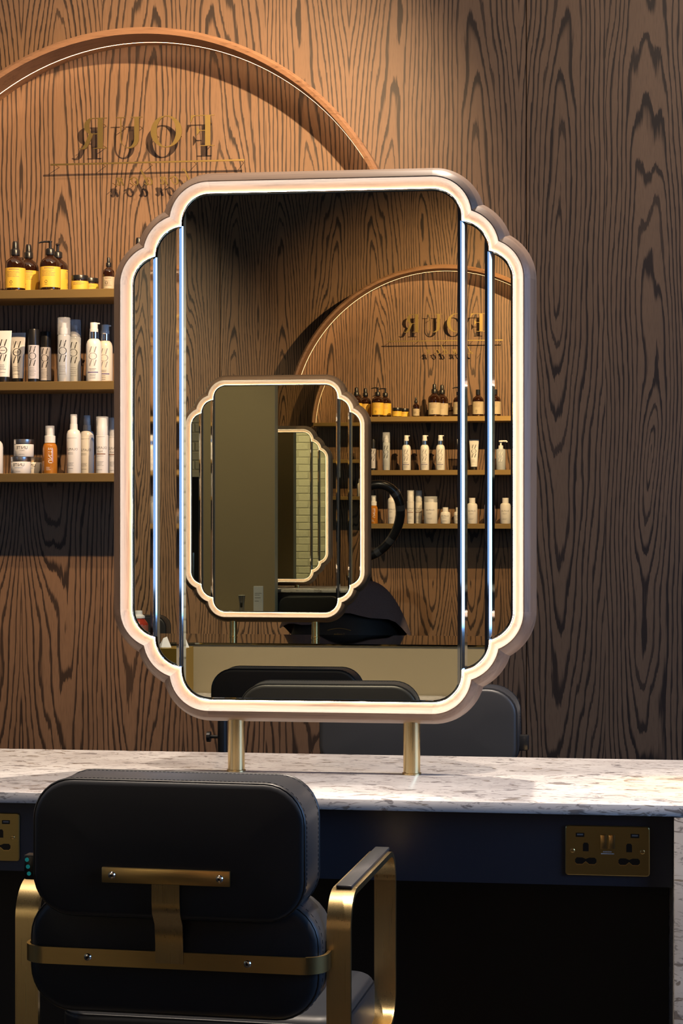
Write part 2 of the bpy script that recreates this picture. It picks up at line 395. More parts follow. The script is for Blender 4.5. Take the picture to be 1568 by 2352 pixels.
def side_wall(name, x0, x1, yw0, yw1):
    w = thing(name); w['kind'] = 'structure'
    MB().box(x0, x1, YO, yw0, 0, ZT).box(x0, x1, yw1, YW, 0, ZT).box(x0, x1, yw0, yw1, 0, 0.9).box(x0, x1, yw0, yw1, 2.9, ZT).obj('wall_plaster', 'plaster', w, 0)
    f = MB(); t = 0.05
    f.box(x0, x1, yw0, yw0 + t, .9, 2.9).box(x0, x1, yw1 - t, yw1, .9, 2.9).box(x0, x1, yw0, yw1, .9, .9 + t).box(x0, x1, yw0, yw1, 2.9 - t, 2.9)
    f.box(x0 + .02, x1 - .02, (yw0 + yw1) / 2 - .02, (yw0 + yw1) / 2 + .02, .9, 2.9)
    f.obj('window_frame', 'wframe', w, 0)
    return w
side_wall('wall_right', XR, XR + 0.1, 1.8, 4.2)
side_wall('wall_left', XL - 0.1, XL, 0.8, 1.8)

# ------------------------------------------------------------------ arch with light line
def arch(y_wall, sgn, dx, dz, label):
    """sgn = -1: the arch stands out towards -y"""
    xc, zc, r, D = -1.472 + dx, 1.972 + dz, 0.846, 0.20
    t = thing('arch', (xc, y_wall, zc), 0, label, 'wall arch')
    n = 72; ang = [R(2.65) + (PI - R(5.3)) * k / n for k in range(n + 1)]
    def sweep(prof, name, mat):
        vs = [(q * math.cos(a), sgn * d, q * math.sin(a)) for a in ang for q, d in prof]; m = len(prof)
        fs = [(i * m + k, i * m + (k + 1) % m, (i + 1) * m + (k + 1) % m, (i + 1) * m + k) for i in range(n) for k in range(m)]
        fs += [tuple(range(m)), tuple(n * m + k for k in range(m - 1, -1, -1))]
        link(name, mesh(name, vs, fs, 30), mat, t)
    sweep([(r - .010, D - .004), (r - .011, D * .43), (r + .001, D * .37), (r + .014, D * .37), (r + 0.012, D - .01), (r + 0.002, D)], 'rim', 'arch_oak')
    sweep([(r, 0.001), (r, D * .37), (r + .014, D * .37 - .001), (r + .014, 0.001)], 'inner_band', 'arch_inner')
    sweep([(r - .0108, D * .425), (r - .0004, D * .372), (r - .0012, D * .366), (r - .0114, D * .418)], 'light_line', 'led_arch')
    return t
arch(YW, -1, 0, 0, 'large oak half-ring arch with glowing light line around the mirrored gold sign')
arch(YO, 1, DX, DZ, 'oak arch around the gold sign on the opposite wall, seen only in the mirror')

# ------------------------------------------------------------------ gold letter sign
def arc(cx, cz, rx, rz, a0, a1, n=14):
    return [(cx + rx * math.cos(R(a0 + (a1 - a0) * k / n)), cz + rz * math.sin(R(a0 + (a1 - a0) * k / n))) for k in range(n + 1)]
def letters_four():
    """high-contrast roman capitals; x to the right in normal reading, unit height; returns name -> list of polygons"""
    th = 0.022
    F = [[(.16, 0), (.33, 0), (.33, 1), (.16, 1)], [(.03, 0), (.48, 0), (.48, th), (.03, th)], [(.03, 1 - th), (.78, 1 - th), (.78, 1), (.03, 1)],
         [(.78, 1), (.80, .77), (.785, .77), (.72, .93), (.64, 1 - th)], [(.33, .49), (.56, .49), (.56, .51), (.33, .51)], [(.50, .51), (.585, .64), (.60, .64), (.60, .36), (.585, .36), (.50, .49)]]
    n = 40; out = arc(.5, .5, .5, .515, 0, 360, n)[:-1]; inn = arc(.5, .5, .31, .49, 0, 360, n)[:-1]
    O = [[out[k], out[(k + 1) % n], inn[(k + 1) % n], inn[k]] for k in range(n)]
    U = [[(.13, 1), (.13, .30), (.30, .30), (.30, 1)], [(.0, 1), (.0, 1 - th), (.43, 1 - th), (.43, 1)], [(.64, 1), (.64, 1 - th), (.95, 1 - th), (.95, 1)], [(.775, 1), (.775, .30), (.805, .30), (.805, 1)]]
    o2 = arc(.468, .30, .338, .315, 180, 360, 20); i2 = arc(.5375, .30, .2375, .285, 180, 360, 20)
    U += [[o2[k], o2[k + 1], i2[k + 1], i2[k]] for k in range(20)]
    Rr = [[(.15, 0), (.32, 0), (.32, 1), (.15, 1)], [(.02, 0), (.46, 0), (.46, th), (.02, th)], [(.02, 1 - th), (.5, 1 - th), (.5, 1), (.02, 1)], [(.32, .47), (.5, .47), (.5, .495), (.32, .495)]]
    o3 = arc(.5, .735, .255, .265, 90, -90, 16); i3 = arc(.5, .735, .085, .24, 90, -90, 16)
    Rr += [[o3[k], o3[k + 1], i3[k + 1], i3[k]] for k in range(16)]
    Rr += [[(.46, .48), (.60, .48), (.745, .14), (.80, .045), (.86, .02), (.93, .05), (.935, .03), (.86, -.01), (.74, -.01), (.66, .04), (.60, .15)]]
    return dict(F=F, O=O, U=U, R=Rr)
def script_word():
    """London in a slanted fine script: strokes as (points, widths), unit x-height, returned per letter"""
    def n_(): return [[(-.05, .7), (.04, .93), (.13, .98), (.14, .8), (.09, .4), (.04, 0)], [(.07, .35), (.2, .75), (.36, .97), (.47, .95), (.47, .75), (.4, .35), (.39, .1), (.47, 0), (.6, .08), (.72, .25)]]
    def o_(): return [arc(.32, .5, .3, .5, 60, 420, 18), [(.55, .85), (.8, .78)]]
    def d_(): return [arc(.3, .45, .28, .46, 60, 420, 18), [(.80, 1.95), (.70, 1.5), (.60, .95), (.53, .45), (.52, .12), (.60, 0), (.72, .07), (.82, .22)]]
    def l_(): return [[(.78, 1.7), (.70, 1.9), (.56, 1.88), (.47, 1.6), (.40, 1.1), (.31, .5), (.2, .12), (.05, 0), (-.08, .06), (-.02, .2), (.15, .2), (.4, .06), (.65, .0), (.85, .1), (.97, .35)]]
    return [l_(), o_(), n_(), d_(), o_(), n_()]
def build_sign(y_wall, sgn, dx, dz, lab):
    yl = y_wall + sgn * 0.055
    t = thing('sign', (-1.472 + dx, yl, 2.43 + dz), 0, lab, 'sign')
    L = letters_four(); th = 0.004
    # letters run from right to left on the wall, as they are seen
    spans = dict(F=(-1.248, -1.329), O=(-1.357, -1.459), U=(-1.486, -1.572), R=(-1.601, -1.697))
    def pol(ps, x0, x1, z0, h, wnorm):
        mb = MB()
        for i, p in enumerate(ps): mb.prism([(x0 + (x1 - x0) * q[0] / wnorm + 1.472, z0 + h * q[1] - 2.43) for q in p], -th / 2 - i * 2e-5, th / 2 + i * 2e-5)
        return mb
    for ch, w in (('F', .80), ('O', 1.0), ('U', .95), ('R', .935)):
        x0, x1 = spans[ch]; pol(L[ch], x0, x1, 2.477, 0.099, w).obj('letter_' + ch.lower(), 'brass_sign', t, 0)
    bar = MB().box(-.318, .318, -th / 2, th / 2, -.0035, .0015); bar.obj('underline', 'brass_sign', t, 0)
    xs = [-1.319, -1.367, -1.404, -1.452, -1.498, -1.548]
    for k, strokes in enumerate(script_word()):
        mb = MB(); s = 0.025
        for st in strokes:
            pts = [Vector((-(q[0] * s * 1.25 + q[1] * s * .3), 0, q[1] * s)) for q in st]
            L_, R_ = [], []
            for i, p in enumerate(pts):
                d = pts[min(i + 1, len(pts) - 1)] - pts[max(i - 1, 0)]; up = abs(d.z) / (d.length + 1e-9)
                wth = 0.0010 + 0.0016 * up * (1 if d.z < 0 else .3); nr = Vector((-d.z, 0, d.x)).normalized() * wth
                L_.append(p + nr); R_.append(p - nr)
            n_ = len(pts); yy = th / 2 + 3e-5 * len(mb.v)
            mb.add([(p.x, y, p.z) for y in (-yy, yy) for p in L_ + R_], [(i, i + 1, n_ + i + 1, n_ + i) for i in range(n_ - 1)] + [(2 * n_ + i, 3 * n_ + i, 3 * n_ + i + 1, 2 * n_ + i + 1) for i in range(n_ - 1)]
                   + [(i, 2 * n_ + i, 2 * n_ + i + 1, i + 1) for i in range(n_ - 1)] + [(n_ + i, n_ + i + 1, 3 * n_ + i + 1, 3 * n_ + i) for i in range(n_ - 1)])
        o = mb.obj('letter_' + 'London'[k].lower(), 'brass_sign', t, 0); o.location = (xs[k] + 1.472, 0, 2.357 - 2.43)
    for x, z in [(-.305, 0), (-.15, 0), (.005, 0), (.15, 0), (.305, 0)] + [(v + 1.472, zz - 2.43) for v, zz in ((-1.272, 2.49), (-1.272, 2.56), (-1.37, 2.52), (-1.446, 2.52), (-1.50, 2.55), (-1.556, 2.55), (-1.62, 2.49), (-1.62, 2.56), (-1.685, 2.49), (-1.28, 2.36), (-1.35, 2.365), (-1.415, 2.365), (-1.478, 2.38), (-1.53, 2.365), (-1.585, 2.365))]:
        MB().tube([(x, 0, z), (x, -sgn * .055, z)], .0011, 6).obj('pin', 'brass_sign', t)
    return t
build_sign(YW, -1, 0, 0, 'gold letters FOUR London on pins, reversed, inside the oak arch')
build_sign(YO, 1, DX, DZ, 'gold letters FOUR London inside the arch reflected in the mirror')

# ------------------------------------------------------------------ shelves
SH = [2.009, 1.719, 1.429]
words = ['top', 'middle', 'lowest']
def shelf(y_wall, sgn, dx, z, lab):
    a, b = sorted((y_wall, y_wall + sgn * 0.2))
    o = MB().bbox(-.838, .838, a - y_wall, b - y_wall, -.027, 0, .001, 1).obj('shelf', 'brass_shelf', None, 0)
    o.location = (-1.472 + dx, y_wall, z)
    return tag(o, lab, 'shelf', 'bronze wall shelves')
for z, wname in zip(SH, words):
    shelf(YW, -1, 0, z, f'{wname} of the three bronze shelves under the sign beside the mirror frame')
    shelf(YO, 1, DX, z + DZ, f'{wname} of the three bronze shelves reflected inside the mirror')

# ------------------------------------------------------------------ scalloped light-up mirror
LOBES = [(0.2745, 0.494), (0.3266, 0.431), (0.3727, 0.374)]; LR = 0.057
def ray_rr(th, w, h, r):
    """distance from centre to a rounded rectangle along angle th (array)"""
    c, s = np.abs(np.cos(th)), np.abs(np.sin(th))
    lo = np.zeros_like(th); hi = np.full_like(th, 2.0)
    for _ in range(44):
        m = (lo + hi) / 2; qx = m * c - (w - r); qz = m * s - (h - r)
        d = np.hypot(np.maximum(qx, 0), np.maximum(qz, 0)) + np.minimum(np.maximum(qx, qz), 0) - r
        ins = d < 0; lo = np.where(ins, m, lo); hi = np.where(ins, hi, m)
    return lo
def contour(off):
    """one quadrant split at its two cusps and at the corner joints: list of 5 point lists from +x axis to +z axis"""
    def cusp(a, b):
        lo, hi = math.atan2(b[1] * .6, b[0] + .02), math.atan2(a[1], a[0] * .7)
        for _ in range(50):
            m = np.array([(lo + hi) / 2]); d = ray_rr(m, a[0] + off, a[1] + off, LR + off) - ray_rr(m, b[0] + off, b[1] + off, LR + off)
            if d[0] > 0: hi = m[0]
            else: lo = m[0]
        return (lo + hi) / 2
    l1, l2, l3 = LOBES
    t12, t23 = cusp(l1, l2), cusp(l2, l3)
    tj3 = math.atan2(l3[1] - LR, l3[0] + off); tj1 = math.atan2(l1[1] + off, l1[0] - LR)
    segs = [(0, tj3, l3, 8), (tj3, t23, l3, 14), (t23, t12, l2, 14), (t12, tj1, l1, 14), (tj1, PI / 2, l1, 8)]
    out = []
    for a, b, l, n in segs:
        th = np.linspace(a, b, n + 1); rr = ray_rr(th, l[0] + off, l[1] + off, LR + off)
        out.append(np.stack([rr * np.cos(th), rr * np.sin(th)], 1))
    return out
def full_pieces(off):
    """eight pieces in order: right stile, corner, top rail, corner, left stile, corner, bottom rail, corner"""
    q = contour(off); side, cor, top = q[0], np.concatenate([q[1], q[2][1:], q[3][1:]]), q[4]
    fx = lambda p: p[::-1] * np.array([-1, 1]); fz = lambda p: p[::-1] * np.array([1, -1]); fr = lambda p: p * np.array([-1, -1])
    return [np.concatenate([fz(side), side[1:]]), cor, np.concatenate([top, fx(top)[1:]]), fx(cor), np.concatenate([fx(side), fr(side)[1:]]), fr(cor), np.concatenate([fr(top), fz(top)[1:]]), fz(cor)]
PROF = [(0.0005, 0.004), (0.0005, -0.0005), (0.005, -0.0012), (0.0095, -0.0036), (0.0135, -0.0082), (0.0168, -0.0145), (0.0185, -0.0205), (0.0205, -0.0205), (0.031, -0.011), (0.033, -0.007), (0.042, 0.022)]
GT = 0.050                      # front glass to rear glass: the mirror is two-sided
PROF += [(o, GT - y) for o, y in reversed(PROF)]
_offs = sorted(set(o for o, _ in PROF))
PIECES = {o: full_pieces(o) for o in _offs}
NAMES = [('side_rail', 'oak_z'), ('corner_block', 'oak_d'), ('top_rail', 'oak_x'), ('corner_block', 'oak_d'), ('side_rail', 'oak_z'), ('corner_block', 'oak_d'), ('bottom_rail', 'oak_x'), ('corner_block', 'oak_d')]
def top_of(x):
    """half height of the glass at x"""
    best = 0
    for w, h in LOBES:
        if abs(x) <= w:
            dx = abs(x) - (w - LR)
            best = max(best, h if dx <= 0 else h - LR + math.sqrt(max(0, LR * LR - dx * dx)))
    return best
def make_mirror(name, loc, rz, label, posts):
    t = thing(name, loc, rz, label, 'mirror', 'scalloped light-up station mirrors')
    for k, (nm, mt) in enumerate(NAMES):
        rings = [PIECES[o][k] for o, _ in PROF]; n = len(rings[0]); m = len(PROF)
        # hairline joint: shrink the piece slightly at its two ends
        vs = [(float(rings[j][i][0]), PROF[j][1], float(rings[j][i][1])) for i in range(n) for j in range(m)]
        fs = [(i * m + j, i * m + j + 1, (i + 1) * m + j + 1, (i + 1) * m + j) for i in range(n - 1) for j in range(m - 1)]
        link(nm, mesh(nm, vs, fs, 28), mt, t)
    # light ring standing on the glass at the foot of the frame: emits outwards into the oak cove, a thin lip shields it
    a = np.concatenate([p[:-1] for p in full_pieces(-0.0008)]); b = np.concatenate([p[:-1] for p in full_pieces(-0.0022)]); n = len(a)
    V3 = lambda q, y: [(float(p[0]), y, float(p[1])) for p in q]
    Q = lambda k: [(k * n + i, k * n + (i + 1) % n, (k + 1) * n + (i + 1) % n, (k + 1) * n + i) for i in range(n)]
    c = np.concatenate([p[:-1] for p in full_pieces(-0.0013)])
    for g_, sg in ((0, 1), (GT, -1)):
        lr = link('light_ring', mesh('light_ring', V3(a, g_ - sg * 0.0050) + V3(a, g_ - sg * 0.0004), Q(0), 0), 'led', t)
        link('light_lip', mesh('light_lip', V3(c, g_ - sg * .0004) + V3(c, g_ - sg * .0054) + V3(b, g_ - sg * .0054) + V3(b, g_ - sg * .0004), Q(0) + Q(1) + Q(2), 0), 'bevel', lr)
    # five bevelled panes, each its own piece of mirror
    bnd = [-0.3727, -0.3266, -0.2745, 0.2745, 0.3266, 0.3727]; bv = 0.0055; g = 0.0040
    for k in range(5):
        x0, x1 = bnd[k] + (g if k else 0.0005), bnd[k + 1] - (g if k < 4 else 0.0005)
        N = 41 if k == 2 else 19
        # denser columns near rounded ends
        us = [0.5 - 0.5 * math.cos(PI * i / (N - 1)) for i in range(N)]
        outer = [(x0 + (x1 - x0) * u) for u in us]
        op = [(x, top_of(x) - .0005) for x in outer] + [(x, -top_of(x) + .0005) for x in reversed(outer)]
        c = Vector(((x0 + x1) / 2, 0)); n = len(op); ip = []
        for i in range(n):
            pa, pb = Vector(op[i - 1]), Vector(op[(i + 1) % n]); d = (pb - pa).normalized(); nr = Vector((d.y, -d.x))
            p = Vector(op[i]) + nr * bv
            p.x = min(max(p.x, x0 + bv), x1 - bv)
            lim = top_of(p.x if abs(p.x) > 1e-6 else 0) - bv; p.y = max(-lim, min(lim, p.y)); ip.append(p)
        pane = link('pane', mesh('pane', [(p.x, 0, p.y) for p in ip], [tuple(range(n))], 0), 'mirror', t)
        vs = [(p.x, 0, p.y) for p in ip] + [(p[0], 0.0006, p[1]) for p in op]
        link('bevel', mesh('bevel', vs, [(i, (i + 1) % n, n + (i + 1) % n, n + i) for i in range(n)], 0), 'bevel', pane)
    for x in bnd[1:5]:
        h = top_of(abs(x) + 0.004) - 0.002 if abs(x) > .3 else LOBES[1][1] - .001
        prof = [(x - .0042, 0), (x - .0036, -.0004), (x + .0010, -.00215), (x + .0014, -.00215), (x + .0042, 0)] if x < 0 else [(x - .0042, 0), (x - .0016, -.0036), (x - .0010, -.0036), (x + .0042, 0)]
        vs = [(px, py, z) for z in (-h, h) for px, py in prof]; m = len(prof)
        link('divider_strip', mesh('divider_strip', vs, [(j, j + 1, m + j + 1, m + j) for j in range(m - 1)], 0), 'strip', t)
    a = np.concatenate([p[:-1] for p in PIECES[0.0005]]); n = len(a)
    link('core_board', mesh('core_board', [(float(p[0]), 0.025, float(p[1])) for p in a], [tuple(range(n))], 0), 'black', t)
    link('rear_pane', mesh('rear_pane', [(float(p[0]), GT, float(p[1])) for p in a], [tuple(range(n))], 0), 'mirror', t)
    for px, zl in posts:
        MB().lathe([(.0165, zl), (.0165, -0.527)], 28, (px, 0.025, 0)).obj('post', 'brass_z', t)
        MB().lathe([(.0185, zl), (.0185, zl + .003), (.0168, zl + .004)], 28, (px, 0.025, 0)).obj('post_foot', 'brass_z', t)
    return t
ZT_C = 0.80
mir = make_mirror('station_mirror', (-0.554, 3.745, 1.4343), 0, 'large scalloped oak-framed mirror with glowing rim on two brass posts', [(-0.170, ZT_C - 1.4343), (0.1746, ZT_C - 1.4343)])

# ------------------------------------------------------------------ island counter
c0, c1 = 3.43, 4.062
ctr = thing('island_counter', (-1.4, (c0 + c1) / 2, 0), 0, 'long speckled white quartz counter with waterfall end and navy front', 'counter')
def cpart(mb, name, mat, sm=0):
    o = mb.obj(name, mat, ctr, sm); o.location = (1.4, -(c0 + c1) / 2, 0); return o
cpart(MB().bbox(-3.2, 0.165, c0, c1, ZT_C - .0195, ZT_C, .0012, 2), 'worktop', 'quartz', 40)
cpart(MB().bbox(0.1095, 0.1645, c0 + .0004, c1 - .0004, 0, ZT_C - .0197, .0012, 2), 'waterfall_end', 'quartz', 40)
cpart(MB().box(-3.19, 0.1085, c0 + .028, c0 + .046, .653, ZT_C - .020), 'front_apron', 'navy')
cpart(MB().box(-3.19, 0.1085, c1 - .046, c1 - .028, .653, ZT_C - .020), 'rear_apron', 'navy')
cpart(MB().box(-3.19, 0.1085, 3.72, 3.78, 0, .79), 'middle_panel', 'black')
cpart(MB().box(-3.20, -3.185, c0 + .02, c1 - .02, 0, .78), 'end_panel', 'black')

def double_socket(x, z, y, label):
    t = thing('double_socket', (x, y, z), 0, label, 'power socket', 'brass double sockets')
    o = MB().add([(p[0], -.0042, p[1]) for p in rrect(.1430, .0840, .004, 3)] + [(p[0], -.0032, p[1]) for p in rrect(.1460, .0870, .005, 3)] + [(p[0], 0, p[1]) for p in rrect(.1460, .0870, .005, 3)],
        [tuple(range(16))] + [(k * 16 + i, k * 16 + (i + 1) % 16, (k + 1) * 16 + (i + 1) % 16, (k + 1) * 16 + i) for k in (0, 1) for i in range(16)])
    plate = o.obj('plate', 'socket', t, 30)
    for s in (-1, 1):
        MB().bbox(s * .0475 - .0075, s * .0475 + .0075, -.0046, -.004, .0235, .0305, .0002, 1).obj('usb_port', 'dark', t, 0)
        MB().bbox(s * .0475 - .0052, s * .0475 + .0052, -.0049, -.0044, .0262, .0290, .0002, 1).obj('usb_tongue', 'greyink', t, 0)
        x0 = s * .0375
        MB().prism([(x0 - .005, -.0015), (x0 + .005, -.0015), (x0 + .005, .0105), (x0 + .003, .0135), (x0 - .003, .0135), (x0 - .005, .0105)], -.0046, -.004).obj('earth_slot', 'dark', t, 0)
        h = [(x0 - .0185, -.0155), (x0 - .0155, -.0125), (x0 - .006, -.0125), (x0, -.0150), (x0 + .006, -.0125), (x0 + .0155, -.0125), (x0 + .0185, -.0155), (x0 + .0185, -.0205), (x0 + .0155, -.0235), (x0 + .006, -.0235), (x0, -.0185), (x0 - .006, -.0235), (x0 - .0155, -.0235), (x0 - .0185, -.0205)]
        MB().prism(h, -.0046, -.004).obj('pin_slot', 'dark', t, 0)
        MB().prism([(a * 1.0, b - .0006) for a, b in h[7:]] + [(a, b - .0016) for a, b in reversed(h[7:])], -.0047, -.0043).obj('slot_lip', 'brass', t, 0)
        scr = MB().lathe([(.0042, 0), (.0042, .0006), (.003, .0016)], 16)
        q = scr.obj('screw', 'brass', t); q.rotation_euler = (R(90), 0, 0); q.location = (s * .0605, -.0042, -.0005)
        MB().box(-.003, .003, -.0004, .0004, .0016, .0019).obj('screw_slot', 'dark', q, 0)
        MB().bbox(s * .0072 - .0055, s * .0072 + .0055, -.0085, -.004, .0035, .0285, .0012, 2).obj('rocker_switch', 'brass', t, 30)
    for i, z in enumerate((-.0015, -.005)):
        w = (.0075, .011)[i]; mb = MB()
        x = -w
        while x < w:
            ww = random.uniform(.0008, .0018); mb.box(x, x + ww, -.0045, -.0043, z - .0009, z + .0009); x += ww + .0005
        mb.obj('rating_print', 'whiteink', t, 0)
    return t
double_socket(-0.0045, .7150, c0 + .028, 'brass double socket with two usb ports near the waterfall end')
double_socket(-1.1375, .7150, c0 + .028, 'brass double socket cut by the frame beside the chair back')

# ------------------------------------------------------------------ salon chair
def pad(w, h, d, r, er, bulge=0.006, n=8):
    """upholstered pad: rounded rectangle w x h in x,z, thickness d along y from 0, edge radius er"""
    rings = []
    def ring(inset, y): rings.append([(x, y, z) for x, z in rrect(w - 2 * inset, h - 2 * inset, max(.004, r - inset), n)])
    for k in (0.9, 0.6, 0.3): ring(er + (min(w, h) / 2 - er) * k, -bulge * (1 - (1 - k) ** 0 * 0) * math.sin(k * PI / 2))
    for k in range(6):
        a = PI / 2 * k / 5; ring(er * (1 - math.sin(a)), er * (1 - math.cos(a)))
    for k in range(6):
        a = PI / 2 * k / 5; ring(er * (1 - math.cos(a)), d - er + er * math.sin(a))
    for k in (0.3, 0.6, 0.9): ring(er + (min(w, h) / 2 - er) * k, d + bulge * math.sin(k * PI / 2))
    m = len(rings[0]); vs = [p for rg in rings for p in rg]
    fs = [(i * m + j, i * m + (j + 1) % m, (i + 1) * m + (j + 1) % m, (i + 1) * m + j) for i in range(len(rings) - 1) for j in range(m)]
    fs += [tuple(range(m)), tuple((len(rings) - 1) * m + j for j in range(m))]
    return MB().add(vs, fs)
def seam(w, h, r, y, inset, rad, n=8):
    return MB().tube([(x, y, z) for x, z in rrect(w - 2 * inset, h - 2 * inset, max(.004, r - inset), n)], rad, 6, True)
def stitches(w, h, r, y, inset):
    pts = [Vector((x, y, z)) for x, z in rrect(w - 2 * inset, h - 2 * inset, max(.004, r - inset), 10)]; pts.append(pts[0]); mb = MB()
    for a, b in zip(pts, pts[1:]):
        L = (b - a).length; k = max(1, int(L / .0065))
        for i in range(k):
            p, q = a.lerp(b, (i + .2) / k), a.lerp(b, (i + .75) / k); mb.tube([p, q], .0005, 4)
    return mb
def make_chair(loc, rz, label):
    t = thing('salon_chair', loc, rz, label, 'chair', 'black salon chairs')
    def put(o, *p): o.location = p; return o
    W1, H1, W2, H2, T1 = .420, .206, .454, .182, .115
    up = put(pad(W1, H1, T1, .062, .0095, .004).obj('headrest_pad', 'vinyl', t, 50), 0, 0, .802)
    seam(W1, H1, .062, .0060, .0012, .0026).obj('piping', 'piping', up, 60)
    seam(W1, H1, .062, T1 - .0060, .0012, .0026).obj('piping', 'piping', up, 60)
    stitches(W1, H1, .062, .0150, -.0004).obj('stitching', 'stitch', up, 0)
    stitches(W1, H1, .062, T1 - .015, -.0004).obj('stitching', 'stitch', up, 0)
    lo = put(pad(W2, H2, .11, .068, .017).obj('backrest_pad', 'vinyl', t, 50), 0, .028, .636)
    seam(W2, H2, .068, .0080, .0034, .0022).obj('piping', 'piping', lo, 60)
    seam(W2, H2, .068, .1020, .0034, .0022).obj('piping', 'piping', lo, 60)
    stitches(W2, H2, .068, .022, -.0004).obj('stitching', 'stitch', lo, 0)
    # brass waist band that wraps round the lower pad
    hw, yb, r = .2335, .017, .035
    path = [(-hw, .115), (-hw, yb + r)] + [(-hw + r - r * math.cos(R(a)), yb + r - r * math.sin(R(a))) for a in range(15, 91, 15)] + [(0.0, yb)]
    path += [(-x, y) for x, y in reversed(path[:-1])]
    MB().flatbar(path, .0255, .005, 'z', .634).obj('waist_band', 'brass', t, 40)
    # T bracket
    MB().flatbar([(.014, .630), (.014, .660), (.010, .690), (-.003, .708), (-.006, .725), (-.006, .752)], .043, .004, 'x', 0).obj('bracket_stem', 'brass_z', t, 40)
    MB().bbox(-.099, .099, -.0085, -.003, .752, .775, .0012, 2).obj('bracket_bar', 'brass', t, 30)
    for x, y, z, nm in ((-.083, -.0085, .7635, 0), (.083, -.0085, .7635, 0), (-.128, .0145, .634, 1), (.120, .0145, .634, 1)):
        q = MB().lathe([(.0058, 0), (.0058, .001), (.0045, .0028), (.002, .0035)], 16).obj('screw', 'chrome', t); q.rotation_euler = (R(90), 0, 0); q.location = (x, y, z)
        MB().lathe([(.0022, .0030), (.0022, .0037)], 6).obj('hex_recess', 'dark', q)
    # arm loops: flat brass bars
    y0, y1, z0, z1, rr = .078, .500, .436, .727, .052
    loop = []
    for cy_, cz_, a0 in ((y1 - rr, z1 - rr, 0), (y0 + rr, z1 - rr, 90), (y0 + rr, z0 + rr, 180), (y1 - rr, z0 + rr, 270)):
        for k in range(9): a = R(a0 + 90 * k / 8); loop.append((cy_ + rr * math.cos(a), cz_ + rr * math.sin(a)))
    loop.append(loop[0]); loop.append(loop[1])
    for s in (-1, 1):
        arm = MB().flatbar(loop, .037, .009, 'x', s * .2465).obj('arm_loop', 'brass_z', t, 40)
        MB().bbox(s * .2465 - .0125, s * .2465 + .0125, .118, .470, .7305, .7365, .0018, 2).obj('arm_pad', 'armpad', arm, 30)
    seat = MB()
    st = pad(.465, .34, .115, .045, .022, .004)
    seat.add([(x, z, -y) for x, y, z in st.v], st.f)
    put(seat.obj('seat', 'vinyl', t, 50), 0, .345, .517)
    sq = MB(); sm_ = seam(.465, .34, .045, .014, .003, .0022); sq.add([(x, z, -y) for x, y, z in sm_.v], sm_.f)
    put(sq.obj('seat_piping', 'piping', t, 60), 0, .345, .517)
    MB().bbox(-.16, .16, .22, .46, .37, .405, .006, 2).obj('seat_plate', 'black', t, 30)
    MB().lathe([(.035, .03), (.035, .20), (.025, .20), (.025, .372)], 24, (0, .34, 0)).obj('column', 'chrome', t)
    MB().lathe([(.27, 0), (.27, .008), (.255, .014), (.06, .028), (.035, .05)], 48, (0, .34, 0)).obj('round_base', 'brass', t)
    # small black toggle with three teal dots on the side of the headrest
    cl = MB().bbox(-.229, -.208, .012, .034, .748, .786, .003, 2).obj('toggle', 'blackplastic', t, 30)
    for k in range(3):
        q = MB().lathe([(.0032, 0), (.0032, .0006)], 12).obj('teal_dot', 'teal', cl); q.rotation_euler = (R(90), 0, 0); q.location = (-.2235 + k * .0016, .0120, .7785 - k * .0105)
    return t
chair = make_chair((-0.655, 2.862, 0), R(-3.0), 'black salon chair with brass arms and T bracket, back towards the viewer')
def another_chair(loc, rz, label, sc=(1, 1, 1)):
    c = copy_tree(chair); c.location = loc; c.rotation_euler = (0, 0, rz); c.scale = sc; c['label'] = label; return c
another_chair((-0.448, 4.735, 0), R(178), 'black salon chair facing forward behind the counter, under the mirror', (1.12, 1, .985))
another_chair((-0.905, 2.06, 0), R(180), 'black salon chair turned away, its back seen low in the mirror', (1, 1, .955))

# ------------------------------------------------------------------ hair products
def bend(polys, rad, z, w):
    """flat polygons (x,z in metres) wrapped on a cylinder of radius rad whose front faces -y"""
    mb = MB()
    for p in polys: mb.add([(rad * math.sin(x / rad), -rad * math.cos(x / rad), z + q) for x, q in p], [tuple(range(len(p)))])
    return mb
_FONT = {}
def text_polys(txt, h):
    """glyph outlines of the built-in font as triangles, mirrored in x the way the wall shows them; centred, cap height h"""
    if txt not in _FONT:
        cu = bpy.data.curves.new('print', 'FONT'); cu.body = txt; cu.resolution_u = 3; cu.align_x = 'CENTER'
        o = bpy.data.objects.new('print', cu); COL.objects.link(o); bpy.context.view_layer.update()
        me = bpy.data.meshes.new_from_object(o.evaluated_get(bpy.context.evaluated_depsgraph_get()))
        _FONT[txt] = [[(me.vertices[i].co.x, me.vertices[i].co.y) for i in p.vertices] for p in me.polygons]
        bpy.data.objects.remove(o); bpy.data.curves.remove(cu); bpy.data.meshes.remove(me)
    return [[(-x * h / .7, y * h / .7) for x, y in p] for p in _FONT[txt]]
def rule(x0, x1, z, t=.0004): return [(x0, z - t), (x1, z - t), (x1, z + t), (x0, z + t)]
def cut(p, n=6):
    """split a wide quad so that it bends smoothly"""
    (x0, za), (x1, _), (_, zb) = p[0], p[1], p[2]
    return [[(x0 + (x1 - x0) * k / n, za), (x0 + (x1 - x0) * (k + 1) / n, za), (x0 + (x1 - x0) * (k + 1) / n, zb), (x0 + (x1 - x0) * k / n, zb)] for k in range(n)]
def lines(w, zs, jit=True):
    out = []
    for z in zs:
        a = w * random.uniform(.7, 1.0) if jit else w
        out += cut(rule(-w, -w + 2 * a, z), 5)
    return out
